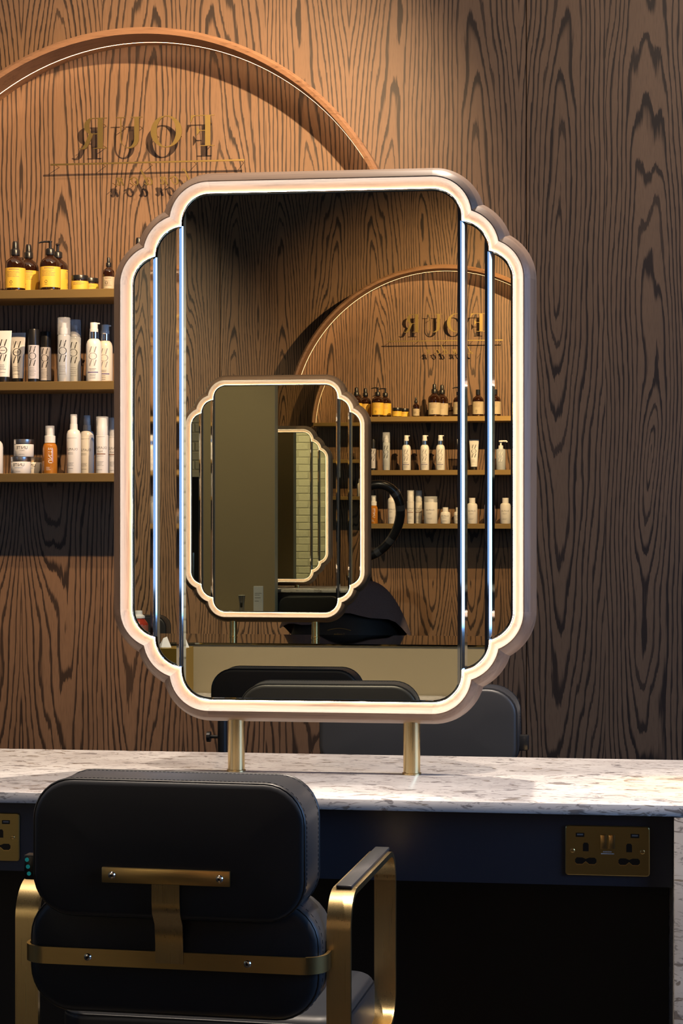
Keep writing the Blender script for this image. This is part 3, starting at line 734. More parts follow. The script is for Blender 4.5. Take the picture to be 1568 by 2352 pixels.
def wow(h, w):
    """stacked slanted monogram W O W"""
    P = []
    for zc in (h * .34, -h * .34):
        for x in (-w * .22, w * .28):
            P.append([(x - w * .17, zc - h * .15), (x - w * .06, zc - h * .15), (x + w * .14, zc + h * .15), (x + w * .03, zc + h * .15)])
            P.append([(x - w * .115, zc - h * .15), (x - w * .10, zc - h * .15), (x - w * .205, zc + h * .15), (x - w * .22, zc + h * .15)])
    n = 20; o = arc(0, 0, w * .46, h * .17, 0, 360, n); i = arc(0, 0, w * .37, h * .155, 0, 360, n)
    P += [[o[k], o[k + 1], i[k + 1], i[k]] for k in range(n)]
    P.append(rule(-w * .25, w * .25, 0, .0006))
    return P
def part(t, name, mat, prof, n=28, smooth=40): return MB().lathe(prof, n).obj(name, mat, t, smooth)
def prt(t, polys, rad, z, mat, name='print'):
    mb = bend(polys, rad + .0004, z, 0); o = link(name, mesh(name, mb.v, mb.f, 0), mat, t); o['kind'] = 'stuff'; return o
def amber_bottle(kind, r, h, label_mat, lab0, lab1):
    """kind: spray, pump, open"""
    t = thing({'spray': 'spray_bottle', 'pump': 'pump_bottle', 'open': 'bottle'}[kind])
    sh = h * (.66 if kind != 'open' else .74)
    body = part(t, 'bottle_body', 'amber', [(r * .90, 0), (r * .98, .003), (r, .008), (r, sh * .80), (r * .97, sh * .87), (r * .86, sh * .94), (r * .62, sh * 1.0), (r * .42, sh * 1.045), (r * .36, sh * 1.08), (r * .36, sh * 1.12)])
    lb = MB().lathe([(r + .0005, lab0), (r + .0005, lab1)], 40, cap=False).obj('label', label_mat, t)
    w = r * .95
    prt(lb, cut(rule(-w * .5, w * .6, lab1 - .005, .0011)) + lines(w * .75, [lab1 - .012 - k * .0042 for k in range(5)]), r + .0006, 0, 'brownink')
    oo = arc(-w * .25, lab0 + .018, .0046, .0046, 0, 360, 12); ii = arc(-w * .25, lab0 + .018, .0036, .0036, 0, 360, 12)
    prt(lb, [[oo[k], oo[k + 1], ii[k + 1], ii[k]] for k in range(12)] + [rule(-w * .4, -w * .1, lab0 + .009, .0005)], r + .0006, 0, 'ink', 'ring_mark')
    zt = sh * 1.10
    if kind == 'spray':
        part(t, 'collar', 'blackplastic', [(r * .46, zt), (r * .46, zt + h * .10), (r * .40, zt + h * .12), (r * .27, zt + h * .125)])
        part(t, 'nozzle', 'blackplastic', [(r * .33, zt + h * .125), (r * .29, h * .97), (r * .22, h)], 18)
    elif kind == 'pump':
        part(t, 'collar', 'blackplastic', [(r * .46, zt), (r * .46, zt + h * .10), (r * .40, zt + h * .12), (r * .2, zt + h * .135)])
        MB().lathe([(r * .15, zt + h * .13), (r * .15, h * .975), (r * .2, h * .98), (r * .2, h)], 16).tube([(0, 0, h * .987), (-r * .5, 0, h * .99), (-r * .95, 0, h * .977), (-r * 1.12, 0, h * .962)], [r * .1, r * .1, r * .08, r * .06], 8).obj('pump_head', 'blackplastic', t, 40)
    else:
        part(t, 'cap', 'blackplastic', [(r * .40, zt), (r * .40, h), (r * .36, h + .001)])
    return t
def amber_jar(r, h, label_mat):
    t = thing('cream_jar')
    part(t, 'jar_body', 'amber', [(r * .92, 0), (r, .003), (r, h * .66), (r * .93, h * .72)])
    lb = MB().lathe([(r + .0005, h * .08), (r + .0005, h * .62)], 40, cap=False).obj('label', label_mat, t)
    prt(lb, lines(r * .7, [h * .54, h * .46, h * .40]), r + .0006, 0, 'brownink')
    part(t, 'lid', 'blackplastic', [(r * .97, h * .72), (r * 1.0, h * .73), (r * 1.0, h * .97), (r * .97, h)])
    return t
def tube_upright():
    t = thing('squeeze_tube'); h, w, r = .148, .0265, .0165
    secs = []
    for k in range(9):
        f = k / 8; a = w * f + r * 1.12 * (1 - f); b = .0012 * f + r * 1.05 * (1 - f) ** .8; z = .020 + h * f; secs.append([(a * math.cos(2 * PI * i / 24), b * math.sin(2 * PI * i / 24), z) for i in range(24)])
    mb = MB().add([p for s_ in secs for p in s_], [(k * 24 + i, k * 24 + (i + 1) % 24, (k + 1) * 24 + (i + 1) % 24, (k + 1) * 24 + i) for k in range(8) for i in range(24)] + [tuple(range(23, -1, -1)), tuple(8 * 24 + i for i in range(24))])
    b = mb.obj('tube_body', 'white', t, 60)
    P = [[(x, z + .105) for x, z in p] for p in wow(.072, .030)]; L = [[(x, z) for x, z in p] for p in lines(.014, [.058, .053, .048, .044, .034])]
    fy = lambda z: -(.0012 * ((z - .02) / h) + r * 1.05 * (1 - min(1, (z - .02) / h)) ** .8) - .0004
    for PP, mt in ((P, 'ink'), (L, 'greyink')):
        m2 = MB()
        for p in PP: m2.add([(x, fy(z) * math.sqrt(max(.1, 1 - (x / .024) ** 2)) - .0004, z) for x, z in p], [tuple(range(len(p)))])
        link('print', mesh('print', m2.v, m2.f, 0), mt, b)
    part(t, 'cap', 'blackplastic', [(r, 0), (r * 1.04, .002), (r * 1.04, .020)])
    return t
def dark_cap_bottle():
    t = thing('serum_bottle'); r = .0176
    part(t, 'base_ring', 'blackplastic', [(r, 0), (r, .013)])
    b = part(t, 'bottle_body', 'greylabel', [(r, .013), (r, .120)])
    prt(b, [[(x, z) for x, z in p] for p in wow(.064, .027)], r, .085, 'ink'); prt(b, lines(.012, [.047, .041, .037, .033, .028, .023], True), r, 0, 'greyink')
    part(t, 'cap', 'blackplastic', [(r * .99, .120), (r * .99, .168), (r * .95, .171)])
    return t
def tall_clear():
    t = thing('clear_spray_bottle'); r = .0205
    b = part(t, 'bottle_body', 'liquid', [(r * .96, 0), (r, .002), (r, .148), (r * .9, .153)])
    prt(b, wow(.070, .030), r, .100, 'ink'); prt(b, lines(.013, [.052, .046, .040, .034, .026]), r, 0, 'greyink')
    part(t, 'cap', 'clear', [(r * 1.0, .153), (r * 1.02, .156), (r * 1.0, .205), (r * .97, .207)])
    part(t, 'nozzle', 'shaded_white', [(r * .6, .153), (r * .6, .172), (r * .4, .176), (r * .4, .19)], 18)
    return t
def white_spray(mat='white'):
    t = thing('lotion_bottle'); r = .0243
    b = part(t, 'bottle_body', mat, [(r * .97, 0), (r, .002), (r, .112), (r * .97, .122), (r * .86, .131), (r * .66, .137), (r * .5, .139)])
    prt(b, wow(.062, .030), r, .082, 'greyink'); prt(b, cut(rule(-.018, .018, .031, .0014), 8), r, 0, 'violet'); prt(b, lines(.011, [.042, .038, .024, .019, .013]), r, 0, 'ink')
    part(t, 'collar', 'chrome', [(r * .60, .139), (r * .60, .160)])
    MB().lathe([(r * .56, .160), (r * .56, .170), (r * .50, .1705), (r * .50, .188), (r * .46, .190)], 24).bbox(r * .1, r * .78, -.004, .004, .1845, .189, .001, 1).obj('pump_head', 'white', t)
    return t
def jar_white(h=.056, word2='CREAMY'):
    t = thing('paste_jar'); r = .0318
    b = part(t, 'jar_body', 'white', [(r * .95, 0), (r, .002), (r, h * .70), (r * .98, h * .72)])
    prt(b, text_polys('UNITE', .0095), r, h * .44, 'ink'); prt(b, text_polys(word2, .0032), r, h * .33, 'bluink' if word2 != 'CREAMY' else 'greyink'); prt(b, lines(.010, [h * .14], True), r, 0, 'greyink')
    part(t, 'lid', 'silvery', [(r * 1.01, h * .72), (r * 1.02, h * .73), (r * 1.02, h * .985), (r * .99, h)])
    return t
def rot_text(txt, h): return [[(z, -x) for x, z in p] for p in text_polys(txt, h)]
def oil_bottle():
    t = thing('oil_bottle'); r = .0238
    b = part(t, 'bottle_body', 'oil', [(r * .95, 0), (r, .003), (r, .078), (r * .94, .088), (r * .78, .096), (r * .6, .0985)])
    prt(b, rot_text('UNITE', .0125), r, .058, 'whiteink'); prt(b, lines(.008, [.020, .016, .012]), r, 0, 'whiteink')
    part(t, 'collar', 'white', [(r * .74, .0985), (r * .74, .120), (r * .70, .121)])
    part(t, 'pump_head', 'white', [(r * .46, .121), (r * .42, .142), (r * .3, .146)], 18)
    part(t, 'overcap', 'clear', [(r * .62, .121), (r * .62, .152), (r * .58, .153)])
    return t
def white_text_bottle():
    t = thing('shampoo_bottle'); r = .024
    b = part(t, 'bottle_body', 'white', [(r * .95, 0), (r, .002), (r, .085), (r * .92, .096), (r * .7, .104), (r * .5, .106)])
    prt(b, rot_text('UNITE', .0125), r, .060, 'ink'); prt(b, lines(.012, [.022, .017, .012]), r, 0, 'greyink')
    part(t, 'cap', 'shaded_white', [(r * .56, .106), (r * .54, .118), (r * .44, .140)])
    return t
def olaplex_spray():
    t = thing('hair_spray_bottle'); r = .0230
    b = part(t, 'bottle_body', 'white', [(r * .96, 0), (r, .002), (r, .118), (r * .97, .126), (r * .82, .136), (r * .58, .140)])
    prt(b, text_polys('OLAPLEX', .0075), r, .074, 'greyink'); prt(b, cut(rule(-.018, .018, .113, .0004), 6) + lines(.012, [.066, .062, .034, .030, .026, .016]), r, 0, 'greyink')
    part(t, 'collar', 'white', [(r * .56, .140), (r * .52, .158)])
    part(t, 'nozzle', 'white', [(r * .46, .158), (r * .44, .176), (r * .36, .184)], 18)
    part(t, 'overcap', 'clear', [(r * .50, .158), (r * .49, .187), (r * .46, .189)])
    return t
def olaplex_tall():
    t = thing('serum_tube_bottle'); r = .0196
    b = part(t, 'bottle_body', 'white', [(r * .97, 0), (r, .002), (r, .122)])
    prt(b, text_polys('OLAPLEX', .0080), r, .078, 'greyink'); prt(b, text_polys('No9', .0065), r, .067, 'greyink')
    prt(b, cut(rule(-.018, .018, .062, .0016), 8), r, 0, 'brownink'); prt(b, cut(rule(-.016, .016, .117, .0003), 6) + lines(.012, [.056, .038, .034, .030, .026, .012]), r, 0, 'greyink')
    part(t, 'pump_head', 'white', [(r * .86, .122), (r * .86, .150), (r * .78, .152), (r * .78, .170), (r * .7, .176)])
    part(t, 'overcap', 'clear', [(r * 1.0, .122), (r * 1.0, .180), (r * .97, .181)])
    return t
def wide_bottle():
    t = thing('mask_bottle'); r = .037
    b = part(t, 'bottle_body', 'white', [(r * .97, 0), (r, .002), (r, .112), (r * .97, .116)])
    prt(b, text_polys('OLAPLEX', .0085), r, .070, 'greyink'); prt(b, lines(.016, [.058, .053, .03, .025]), r, 0, 'greyink')
    part(t, 'pump_head', 'white', [(r * .5, .116), (r * .5, .132), (r * .3, .134)]); part(t, 'overcap', 'clear', [(r * .99, .116), (r * .99, .146), (r * .96, .148)])
    return t
def cap_bottle(mat='white', r=.029, h=.112, lid=.026):
    t = thing('conditioner_bottle')
    b = part(t, 'bottle_body', mat, [(r * .96, 0), (r, .002), (r, h * .86), (r * .9, h * .95), (r * .55, h)])
    prt(b, text_polys('OLAPLEX', .0080), r, h * .58, 'greyink'); prt(b, lines(.015, [h * .5, h * .46, h * .25, h * .2]), r, 0, 'greyink')
    part(t, 'cap', mat, [(r * .6, h), (r * .6, h + lid), (r * .56, h + lid + .001)])
    return t
def clear_pump():
    t = thing('clear_pump_bottle'); r = .026
    b = part(t, 'bottle_body', 'liquid', [(r * .96, 0), (r, .002), (r, .105), (r * .9, .112), (r * .5, .116)])
    prt(b, wow(.055, .028), r, .072, 'whiteink'); prt(b, lines(.012, [.034, .03, .022]), r, 0, 'whiteink')
    MB().lathe([(r * .5, .116), (r * .5, .132), (r * .2, .134), (r * .2, .150), (r * .45, .152), (r * .45, .160)], 20).tube([(0, 0, .156), (.03, 0, .156), (.034, 0, .150)], .005, 8).obj('pump_head', 'white', t)
    return t
PROTO = dict(a_spray=amber_bottle('spray', .0322, .163, 'yellow', .012, .076), a_pump=amber_bottle('pump', .0325, .162, 'yellow', .012, .078), a_jar=amber_jar(.0270, .050, 'yellow'),
    s_spray=amber_bottle('spray', .0182, .106, 'tan', .006, .044), t_spray=amber_bottle('spray', .034, .178, 'tan', .012, .076), t_pump=amber_bottle('pump', .034, .160, 'tan', .012, .078), t_open=amber_bottle('open', .030, .145, 'tan', .012, .080),
    tube=tube_upright(), dcap=dark_cap_bottle(), clear=tall_clear(), wspray=white_spray(), cspray=white_spray('cream'), jar=jar_white(), jar2=jar_white(.054, 'CONDITION'), oil=oil_bottle(), unite=white_text_bottle(),
    ospray=olaplex_spray(), otall=olaplex_tall(), wide=wide_bottle(), capb=cap_bottle(), capl=cap_bottle('lilac'), small=cap_bottle('white', .026, .065, .022), cpump=clear_pump())
FREE = dict(PROTO); CATS = dict(tube='tube', a_jar='jar', jar='jar', jar2='jar')
def put_product(key, x, y, z, rz, flip, label, group):
    if FREE.get(key) is not None: o = FREE[key]; FREE[key] = None
    else: o = copy_tree(PROTO[key])
    o.location = (x, y, z); o.rotation_euler = (0, 0, R(rz)); o.scale = (1, -1, 1) if flip else (1, 1, 1)
    tag(o, label, CATS.get(key, 'bottle'), group)
    return o
YF, YB = YW - .135, YW - .060          # front and back row on the sign wall
A, B, Cc = SH
G1 = 'hair products on the shelves'
for key, x, y, z, rz, lab in [
    ('a_spray', -1.883, YF, A, 6, 'amber spray bottle with yellow label, leftmost at front of the top shelf'),
    ('a_spray', -1.862, YB, A, 8, 'amber spray bottle with yellow label, half hidden behind the leftmost spray bottle'),
    ('a_pump', -1.768, YF, A, 6, 'amber pump bottle with yellow label, at front of the top shelf'),
    ('a_pump', -1.765, YB, A, 100, 'amber pump bottle standing behind the front yellow-labelled pump bottle'),
    ('a_jar', -1.671, YF, A, 8, 'low amber jar with yellow label and black lid, front of the pair'),
    ('a_jar', -1.657, YB, A, 8, 'low amber jar with yellow label half hidden behind another jar'),
    ('s_spray', -1.577, YF, A, 6, 'small amber spray bottle with pale tan label next to the mirror frame'),
    ('t_spray', -1.497, YB, A, 6, 'amber spray bottle whose cap tip shows above the mirror frame'),
    ('tube', -1.921, YF, B, 0, 'white upright tube with black WOW print, cut by the frame edge'),
    ('tube', -1.898, YB, B, 0, 'white upright tube with black WOW print, behind the other tube'),
    ('dcap', -1.823, YF, B, 4, 'slim grey WOW bottle with black cap, the front of two'),
    ('dcap', -1.808, YB + .01, B, 4, 'slim grey WOW bottle with black cap, right behind its twin'),
    ('clear', -1.723, YF, B, 3, 'tall clear WOW spray bottle, front of the pair on the middle shelf'),
    ('clear', -1.709, YB, B, 3, 'tall clear WOW spray bottle standing behind its twin'),
    ('wspray', -1.625, YF, B, 6, 'white WOW pump bottle with chrome collar beside the mirror frame'),
    ('cspray', -1.608, YB, B, 6, 'cream pump bottle with chrome collar behind the white WOW bottle'),
    ('unite', -1.948, YF, Cc, 10, 'white bottle with vertical print, cut by the left edge on lowest shelf'),
    ('jar2', -1.865, YF, Cc, 4, 'white jar with silver lid, lower one of the stacked front jars'),
    ('jar', -1.855, YF, Cc + .054, 6, 'white jar with silver lid stacked on top of another jar'),
    ('jar2', -1.851, YB, Cc, 4, 'white jar with silver lid tucked behind the two stacked jars'),
    ('oil', -1.769, YF, Cc, 4, 'amber oil bottle with white pump between jars and white sprays'),
    ('ospray', -1.691, YF, Cc, -6, 'white spray bottle with grey print, front of two on lowest shelf'),
    ('ospray', -1.668, YB, Cc, -6, 'white spray bottle half hidden behind a matching spray bottle'),
    ('otall', -1.598, YF, Cc, -6, 'slim white capped bottle with brown band beside the mirror frame'),
    ('otall', -1.577, YB, Cc, -6, 'slim white capped bottle mostly hidden by the mirror frame')]:
    put_product(key, x, y, z, rz, False, lab, G1)
G2 = 'hair products on the reflected shelves'
yf, yb = YO + .135, YO + .060
for key, x, back, lv, lab in [
    ('a_spray', -1.372, 0, 0, 'amber yellow-labelled spray'), ('a_spray', -1.332, 1, 0, 'rear amber yellow-labelled spray'), ('a_pump', -1.255, 0, 0, 'amber yellow-labelled pump bottle'), ('a_pump', -1.222, 1, 0, 'rear amber yellow-labelled pump bottle'),
    ('a_jar', -1.150, 0, 0, 'low amber jar with yellow label'), ('a_jar', -1.118, 1, 0, 'rear low amber jar'), ('s_spray', -1.045, 0, 0, 'small amber spray'), ('t_spray', -.945, 0, 0, 'tan-labelled amber spray'), ('t_spray', -.910, 1, 0, 'rear tan-labelled amber spray'),
    ('t_pump', -.808, 0, 0, 'tan-labelled amber pump bottle'), ('t_open', -.708, 0, 0, 'tan-labelled amber bottle'), ('t_open', -.615, 0, 0, 'tan-labelled amber bottle near the shelf end'),
    ('dcap', -1.325, 0, 1, 'slim black-capped bottle'), ('dcap', -1.290, 1, 1, 'rear slim black-capped bottle'), ('clear', -1.208, 0, 1, 'tall clear spray bottle'), ('wspray', -1.098, 0, 1, 'white pump bottle next to the tall clear bottle'), ('wspray', -.998, 0, 1, 'white pump bottle in the middle of three'), ('wspray', -.912, 0, 1, 'white pump bottle next to the tubes'),
    ('tube', -.795, 0, 1, 'white upright tube'), ('tube', -.735, 1, 1, 'rear white upright tube'), ('cpump', -.585, 0, 1, 'clear pump bottle'),
    ('oil', -1.278, 0, 2, 'amber oil bottle'), ('ospray', -1.178, 0, 2, 'white spray bottle'), ('ospray', -1.150, 1, 2, 'rear white spray bottle'), ('otall', -1.075, 0, 2, 'slim white bottle with brown band'), ('otall', -1.038, 1, 2, 'rear slim white bottle'),
    ('wide', -.965, 0, 2, 'wide white bottle'), ('small', -.885, 0, 2, 'small white bottle'), ('small', -.820, 1, 2, 'rear small white bottle'), ('capb', -.740, 0, 2, 'white capped bottle'), ('capl', -.645, 0, 2, 'lilac capped bottle'), ('capb', -.560, 0, 2, 'white capped bottle at the shelf end')]:
    put_product(key, x, yb if back else yf, SH[lv] + DZ, 0, True, f'{lab} on the reflected {words[lv]} shelf', G2)

# ------------------------------------------------------------------ the station behind the camera, seen only through the mirror
cab = thing('khaki_cabinet', (-0.9, -0.8, 0), 0, 'low khaki cabinet with polished top carrying the reflected mirror', 'cabinet')
def kpart(mb, name, mat, sm=0):
    o = mb.obj(name, mat, cab, sm); o.location = (0.9, 0.8, 0); return o
kpart(MB().bbox(-1.76, 0.35, -1.08, -0.512, 0.0, 0.755, .002, 1), 'cabinet_body', 'khaki', 30)
kpart(MB().bbox(-2.12, 0.36, -1.09, -0.505, 0.7555, 0.7635, .001, 1), 'polished_top', 'polish', 30)
kpart(MB().bbox(-2.12, 0.36, -0.505, -0.20, 0.535, 0.555, .001, 1), 'quartz_ledge', 'quartz', 30)
kpart(MB().bbox(-2.10, -1.762, -1.06, -0.53, 0.0, 0.755, .002, 1), 'side_cabinet', 'khaki', 30)
make_mirror('station_mirror', (-1.434, -0.870, 1.3654), PI, 'scalloped oak-framed light-up mirror reflected inside the large mirror', [(-0.172, .7640 - 1.3654), (0.190, .7640 - 1.3654)])
make_mirror('station_mirror', (-2.2547, 3.745, 1.350), 0, 'scalloped light-up mirror half hidden by the khaki partition, in the reflected mirror', [(-0.172, ZT_C + .0005 - 1.350), (0.172, ZT_C + .0005 - 1.350)])
tb = thing('tissue_box', (-1.785, -0.41, .5555), 0, 'gold tissue box low at the left inside the mirror', 'tissue box')
MB().bbox(-.073, .073, -.073, .073, 0, .195, .001, 1).obj('box_shell', 'gold', tb, 0)
for cx, h in ((-.030, .042), (.045, .046)):
    MB().add([(cx - .030, -.006, .195), (cx + .028, .010, .195), (cx + .004, -.016, .195 + h), (cx - .004, .018, .195 + h * .9), (cx - .01, .03, .196), (cx + .016, -.028, .196)], [(0, 5, 2), (5, 1, 2), (1, 4, 3), (4, 0, 3), (0, 2, 3), (1, 3, 2)]).obj('tissue', 'paper', tb, 0)
rb = thing('red_bottle', (-2.012, -0.76, .764), 0, 'red spray bottle with white cap beside the gold tissue box in reflection', 'bottle')
MB().lathe([(.040, 0), (.041, .003), (.041, .058), (.037, .068), (.024, .084), (.022, .088)], 28).obj('bottle_body', 'red', rb)
MB().lathe([(.0414, .004), (.0414, .056)], 36, cap=False).obj('label', 'redlabel', rb)
MB().lathe([(.027, .086), (.027, .094), (.016, .102), (.016, .116), (.013, .118)], 24).obj('cap', 'white', rb)
another_chair((-2.33, -1.75, 0), PI, 'black salon chair with rounded back behind the red bottle in reflection', (1, 1, .89))
another_chair((-1.862, 2.86, 0), 0, 'black salon chair in front of the half-hidden mirror, deep in the reflection', (.9, .9, .86))
col = MB().bbox(-2.644, -2.153, 3.31, 3.42, 0, ZT, .002, 1).obj('wall_partition', 'khaki', None, 30); structure(col)
ld = MB().bbox(-2.644, -2.153, 3.0, 3.305, 0, .6675, .002, 1).obj('khaki_plinth', 'khaki', None, 30); tag(ld, 'low khaki plinth at the foot of the partition in the reflection', 'plinth')
cl = thing('hair_clipper', (-2.336, 3.12, .668), 0, 'silver hair clipper standing on the plinth, deep in the reflection', 'hair clipper')
MB().lathe([(.016, 0), (.017, .01), (.016, .05), (.020, .08), (.022, .095), (.023, .104)], 20).obj('clipper_body', 'silvery', cl)
MB().bbox(-.007, .007, -.0225, -.016, .028, .060, .003, 2).obj('switch_panel', 'blackplastic', cl, 30)
MB().bbox(-.022, .022, -.006, .006, .103, .110, .001, 1).obj('blade', 'chrome', cl, 0)
bx = thing('carton', (-2.225, 3.10, .668), R(8), 'tall pale carton beside the hair clipper, deep in the reflection', 'carton')
MB().bbox(-.030, .030, -.03, .03, 0, .165, .001, 1).obj('carton_shell', 'shaded_white', bx, 0)
for x1, z in ((.022, .12), (.010, .108), (.016, .09), (.004, .07)):
    for y in (-.0304, .0301): MB().box(-.022, x1, y, y + .0003, z, z + .0035).obj('print_line', 'greyink', bx, 0)
lk_ = thing('tall_locker', (-3.30, 5.6, 0), 0, 'tall black locker against the painted brick, far end of the reflection', 'locker')
MB().bbox(-.20, .20, -.2, .2, 0, 1.575, .004, 1).obj('locker_body', 'black', lk_, 30); MB().bbox(.15, .165, -.215, -.2, .8, 1.0, .002, 1).obj('handle', 'chrome', lk_, 30)
pp_ = thing('wall_pipe', (-3.10, YW - .05, 0), 0, 'painted vertical pipe on the white brick, far end of the reflection', 'pipe')
MB().lathe([(.03, 0), (.03, 4.1)], 20).obj('pipe_run', 'brickp', pp_)
for z in (1.0, 2.1): MB().lathe([(.036, z), (.036, z + .05)], 20).obj('pipe_clip', 'brickp', pp_)

# hood ring on a floor stand
dr = thing('hood_dryer', (-1.195, -2.30, 0), 0, 'black ring-shaped hood dryer on a stand beside the reflected mirror', 'hood dryer')
ring = [(math.cos(a) * .147 + math.sin(a) * .049, math.sin(a) * .06, 1.261 + math.sin(a) * .183) for a in [2 * PI * k / 40 for k in range(40)]]
rg = MB().tube(ring, .024, 14, True).obj('ring', 'blackplastic', dr, 60)
for k in (2, 5, 33, 36): MB().tube([ring[k], ring[(k + 1) % 40]], .0246, 14).obj('ring_joint', 'armpad', rg, 60)
MB().tube([(-.05, -.06, .03), (-.05, -.06, 1.10)], .014, 12).obj('stand_pole', 'blackplastic', dr)
MB().lathe([(.19, 0), (.19, .015), (.03, .035)], 32, (-.05, -.06, 0)).obj('stand_base', 'blackplastic', dr)

# ------------------------------------------------------------------ seated person wrapped in a towel, behind the reflected mirror
def skin_mesh(name, verts, edges, radii, root=0, sub=2):
    me = bpy.data.meshes.new(name); me.from_pydata(verts, edges, []); o = bpy.data.objects.new(name, me); COL.objects.link(o)
    sk = o.modifiers.new('skin', 'SKIN'); sk.use_smooth_shade = True
    for i, r in enumerate(radii): me.skin_vertices[0].data[i].radius = r if isinstance(r, tuple) else (r, r)
    me.skin_vertices[0].data[root].use_root = True
    ss = o.modifiers.new('sub', 'SUBSURF'); ss.levels = sub; ss.render_levels = sub
    bpy.context.view_layer.update()
    m2 = bpy.data.meshes.new_from_object(o.evaluated_get(bpy.context.evaluated_depsgraph_get()))
    bpy.data.objects.remove(o); bpy.data.meshes.remove(me)
    m2.name = name
    for p in m2.polygons: p.use_smooth = True
    return m2
ps = thing('person', (-1.245, -1.72, 0), 0, 'person in a black gown with dark towel over the shoulders, behind the reflected mirror', 'person')
V = [(0, 0, .53), (0, .0, .68), (0, -.01, .82), (0, 0, .93), (0, .01, .985), (0, .015, 1.05), (0, .02, 1.12),
     (.10, .02, .50), (.12, .42, .50), (.12, .46, .10), (.12, .54, .05), (-.10, .02, .50), (-.12, .42, .50), (-.12, .46, .10), (-.12, .54, .05),
     (.17, 0, .89), (.21, .06, .66), (.15, .27, .60), (-.17, 0, .89), (-.21, .06, .66), (-.15, .27, .60)]
Ed = [(0, 1), (1, 2), (2, 3), (3, 4), (4, 5), (5, 6), (0, 7), (7, 8), (8, 9), (9, 10), (0, 11), (11, 12), (12, 13), (13, 14), (3, 15), (15, 16), (16, 17), (3, 18), (18, 19), (19, 20)]
Ra = [(.15, .12), (.14, .11), (.16, .11), (.10, .08), .052, (.07, .085), (.065, .08), .085, .062, .045, .038, .085, .062, .045, .038, .058, .045, .034, .058, .045, .034]
link('body', skin_mesh('body', V, Ed, Ra), 'cloth', ps)
for sx in (-1, 1):   # hands resting on the lap: palm with four fingers and a thumb
    hv = [(sx * .145, .28, .597), (sx * .135, .32, .592)]; he = [(0, 1)]; hr = [.026, .03]
    for f, (dx_, ln) in enumerate(((-.022, .060), (-.008, .070), (.007, .066), (.021, .052))):
        b_ = len(hv); hv += [(sx * .135 + dx_, .345, .592), (sx * .135 + dx_, .345 + ln * .55, .586), (sx * .135 + dx_, .345 + ln, .570)]; he += [(1, b_), (b_, b_ + 1), (b_ + 1, b_ + 2)]; hr += [.009, .0085, .007]
    b_ = len(hv); hv += [(sx * .105, .315, .588), (sx * .092, .345, .582)]; he += [(0, b_), (b_, b_ + 1)]; hr += [.011, .008]
    link('hand', skin_mesh('hand', hv, he, hr, 0, 1), 'skin', ps)
def blob(prof, sx, sy, n=24, seed=0):
    vs = []; m = len(prof)
    for k, (r, z) in enumerate(prof):
        for i in range(n): a = 2 * PI * i / n; vs.append((r * sx * math.cos(a), r * sy * math.sin(a), z))
    return vs, [(k * n + i, k * n + (i + 1) % n, (k + 1) * n + (i + 1) % n, (k + 1) * n + i) for k in range(m - 1) for i in range(n)] + [tuple(range(n - 1, -1, -1)), tuple((m - 1) * n + i for i in range(n))]
hv, hf = blob([(.02, 1.000), (.055, 1.005), (.074, 1.03), (.086, 1.07), (.092, 1.11), (.092, 1.15), (.083, 1.185), (.06, 1.21), (.02, 1.222)], .86, 1.08)
hd = MB().add([(x, y + .025, z) for x, y, z in hv], hf)
hd.add([(-.012, .118, 1.085), (.012, .118, 1.085), (0, .142, 1.088), (0, .120, 1.13)], [(0, 1, 2), (0, 2, 3), (1, 3, 2)])
for sx in (-1, 1): hd.lathe([(.004, -.022), (.014, -.012), (.014, .014), (.005, .024)], 10, (sx * .083, .015, 1.105))
head = hd.obj('head', 'skin', ps, 60)
for sx in (-1, 1): MB().lathe([(.002, -.009), (.010, 0), (.002, .009)], 12, (sx * .032, .112, 1.115)).obj('eye', 'dark', head)
MB().bbox(-.022, .022, .108, .118, 1.048, 1.058, .003, 1).obj('mouth', 'redlabel', head)
hv, hf = blob([(.05, .985), (.092, 1.0), (.104, 1.05), (.106, 1.12), (.104, 1.17), (.09, 1.21), (.06, 1.236), (.02, 1.244)], .92, .92)
MB().add([(x, y - .018 if y > 0 else y * 1.1 - .012, z) for x, y, z in hv], hf).tube([(.07, -.03, 1.03), (.105, -.03, .985), (.135, -.02, .95)], [.03, .022, .008], 8).tube([(.06, -.06, 1.02), (.10, -.07, .97)], [.03, .01], 8).obj('hair', 'hair', ps, 60)
tw = []; nu, nv = 40, 12
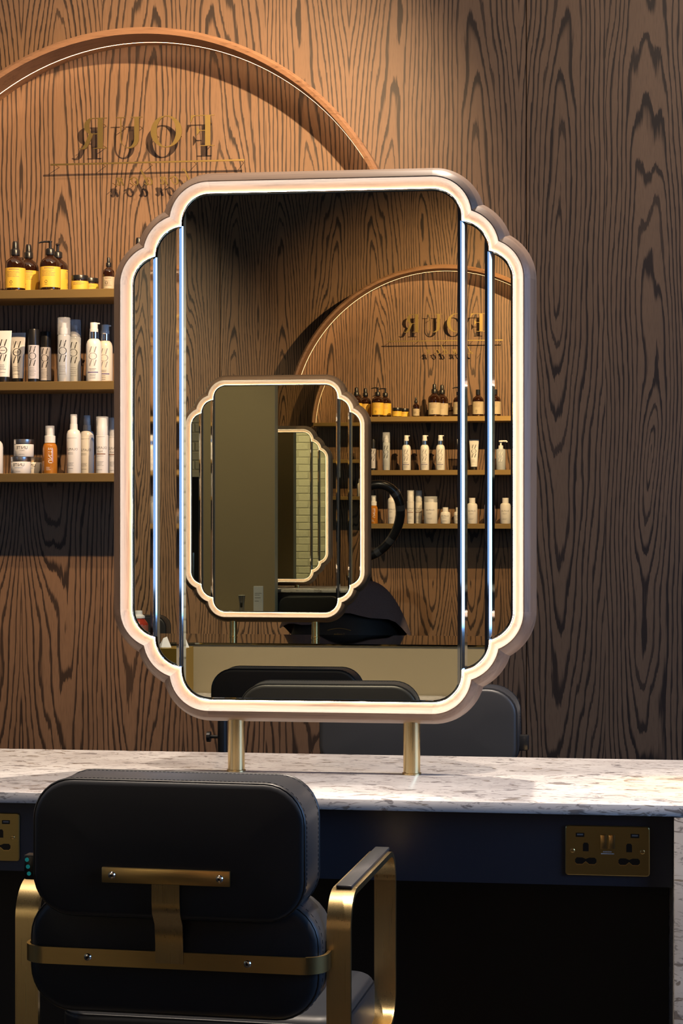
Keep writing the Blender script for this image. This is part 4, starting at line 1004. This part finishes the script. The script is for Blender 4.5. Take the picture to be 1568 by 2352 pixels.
for j in range(nv + 1):
    f = j / nv
    for i in range(nu):
        a = 2 * PI * i / nu; rad = .075 + .215 * f ** .75; hem = .02 * math.sin(3 * a + 1) + .012 * math.sin(7 * a)
        tw.append((rad * 1.08 * math.cos(a), rad * .66 * math.sin(a) + .0, .985 - .24 * f ** 1.9 - (hem - .07 * math.sin(a)) * f ** 3))
link('towel', mesh('towel', tw, [(j * nu + i, j * nu + (i + 1) % nu, (j + 1) * nu + (i + 1) % nu, (j + 1) * nu + i) for j in range(nv) for i in range(nu)], 0), 'towel', ps)
gv, gf = blob([(.30, .50), (.285, .60), (.265, .70), (.235, .80), (.17, .88)], 1.0, .74, 36)
gown = link('gown', mesh('gown', gv, gf, 60), 'cloth', ps)
gp = MB()
for p in text_polys('London', .011): gp.add([(x, .204, z + .735) for x, z in p], [tuple(range(len(p)))])
link('gown_print', mesh('gown_print', gp.v, gp.f, 0), 'brass_sign', gown)
gl = [(-.055 + .11 * k / 12, .756 + .010 * math.sin(PI * k / 12)) for k in range(13)]
MB().add([(x, .200, z) for x, z in gl] + [(x, .200, z + .0025) for x, z in gl], [(k, k + 1, 14 + k, 13 + k) for k in range(12)]).obj('gown_line', 'brass_sign', gown, 0)
another_chair((-1.245, -1.90, 0), 0, 'black salon chair the towelled person sits on, seen in reflection', (1.12, 1, .86))

# ------------------------------------------------------------------ black pole stand behind the counter
st = thing('pole_stand', (-0.879, 4.41, 0), 0, 'black pole stand with side knob behind the counter, beside a brass post', 'stand')
MB().tube([(0, 0, .02), (0, 0, .842)], .0115, 14).obj('lower_tube', 'blackplastic', st)
MB().tube([(0, 0, .80), (0, 0, 1.30)], .0085, 14).obj('upper_tube', 'blackplastic', st)
kb = MB().tube([(-.006, 0, .792), (-.030, 0, .792)], .004, 10).obj('knob', 'blackplastic', st)
MB().tube([(-.028, 0, .792), (-.036, 0, .792)], .0125, 14).obj('knob_grip', 'blackplastic', kb)
MB().lathe([(.10, 0), (.10, .012), (.02, .03)], 32).obj('stand_base', 'blackplastic', st)
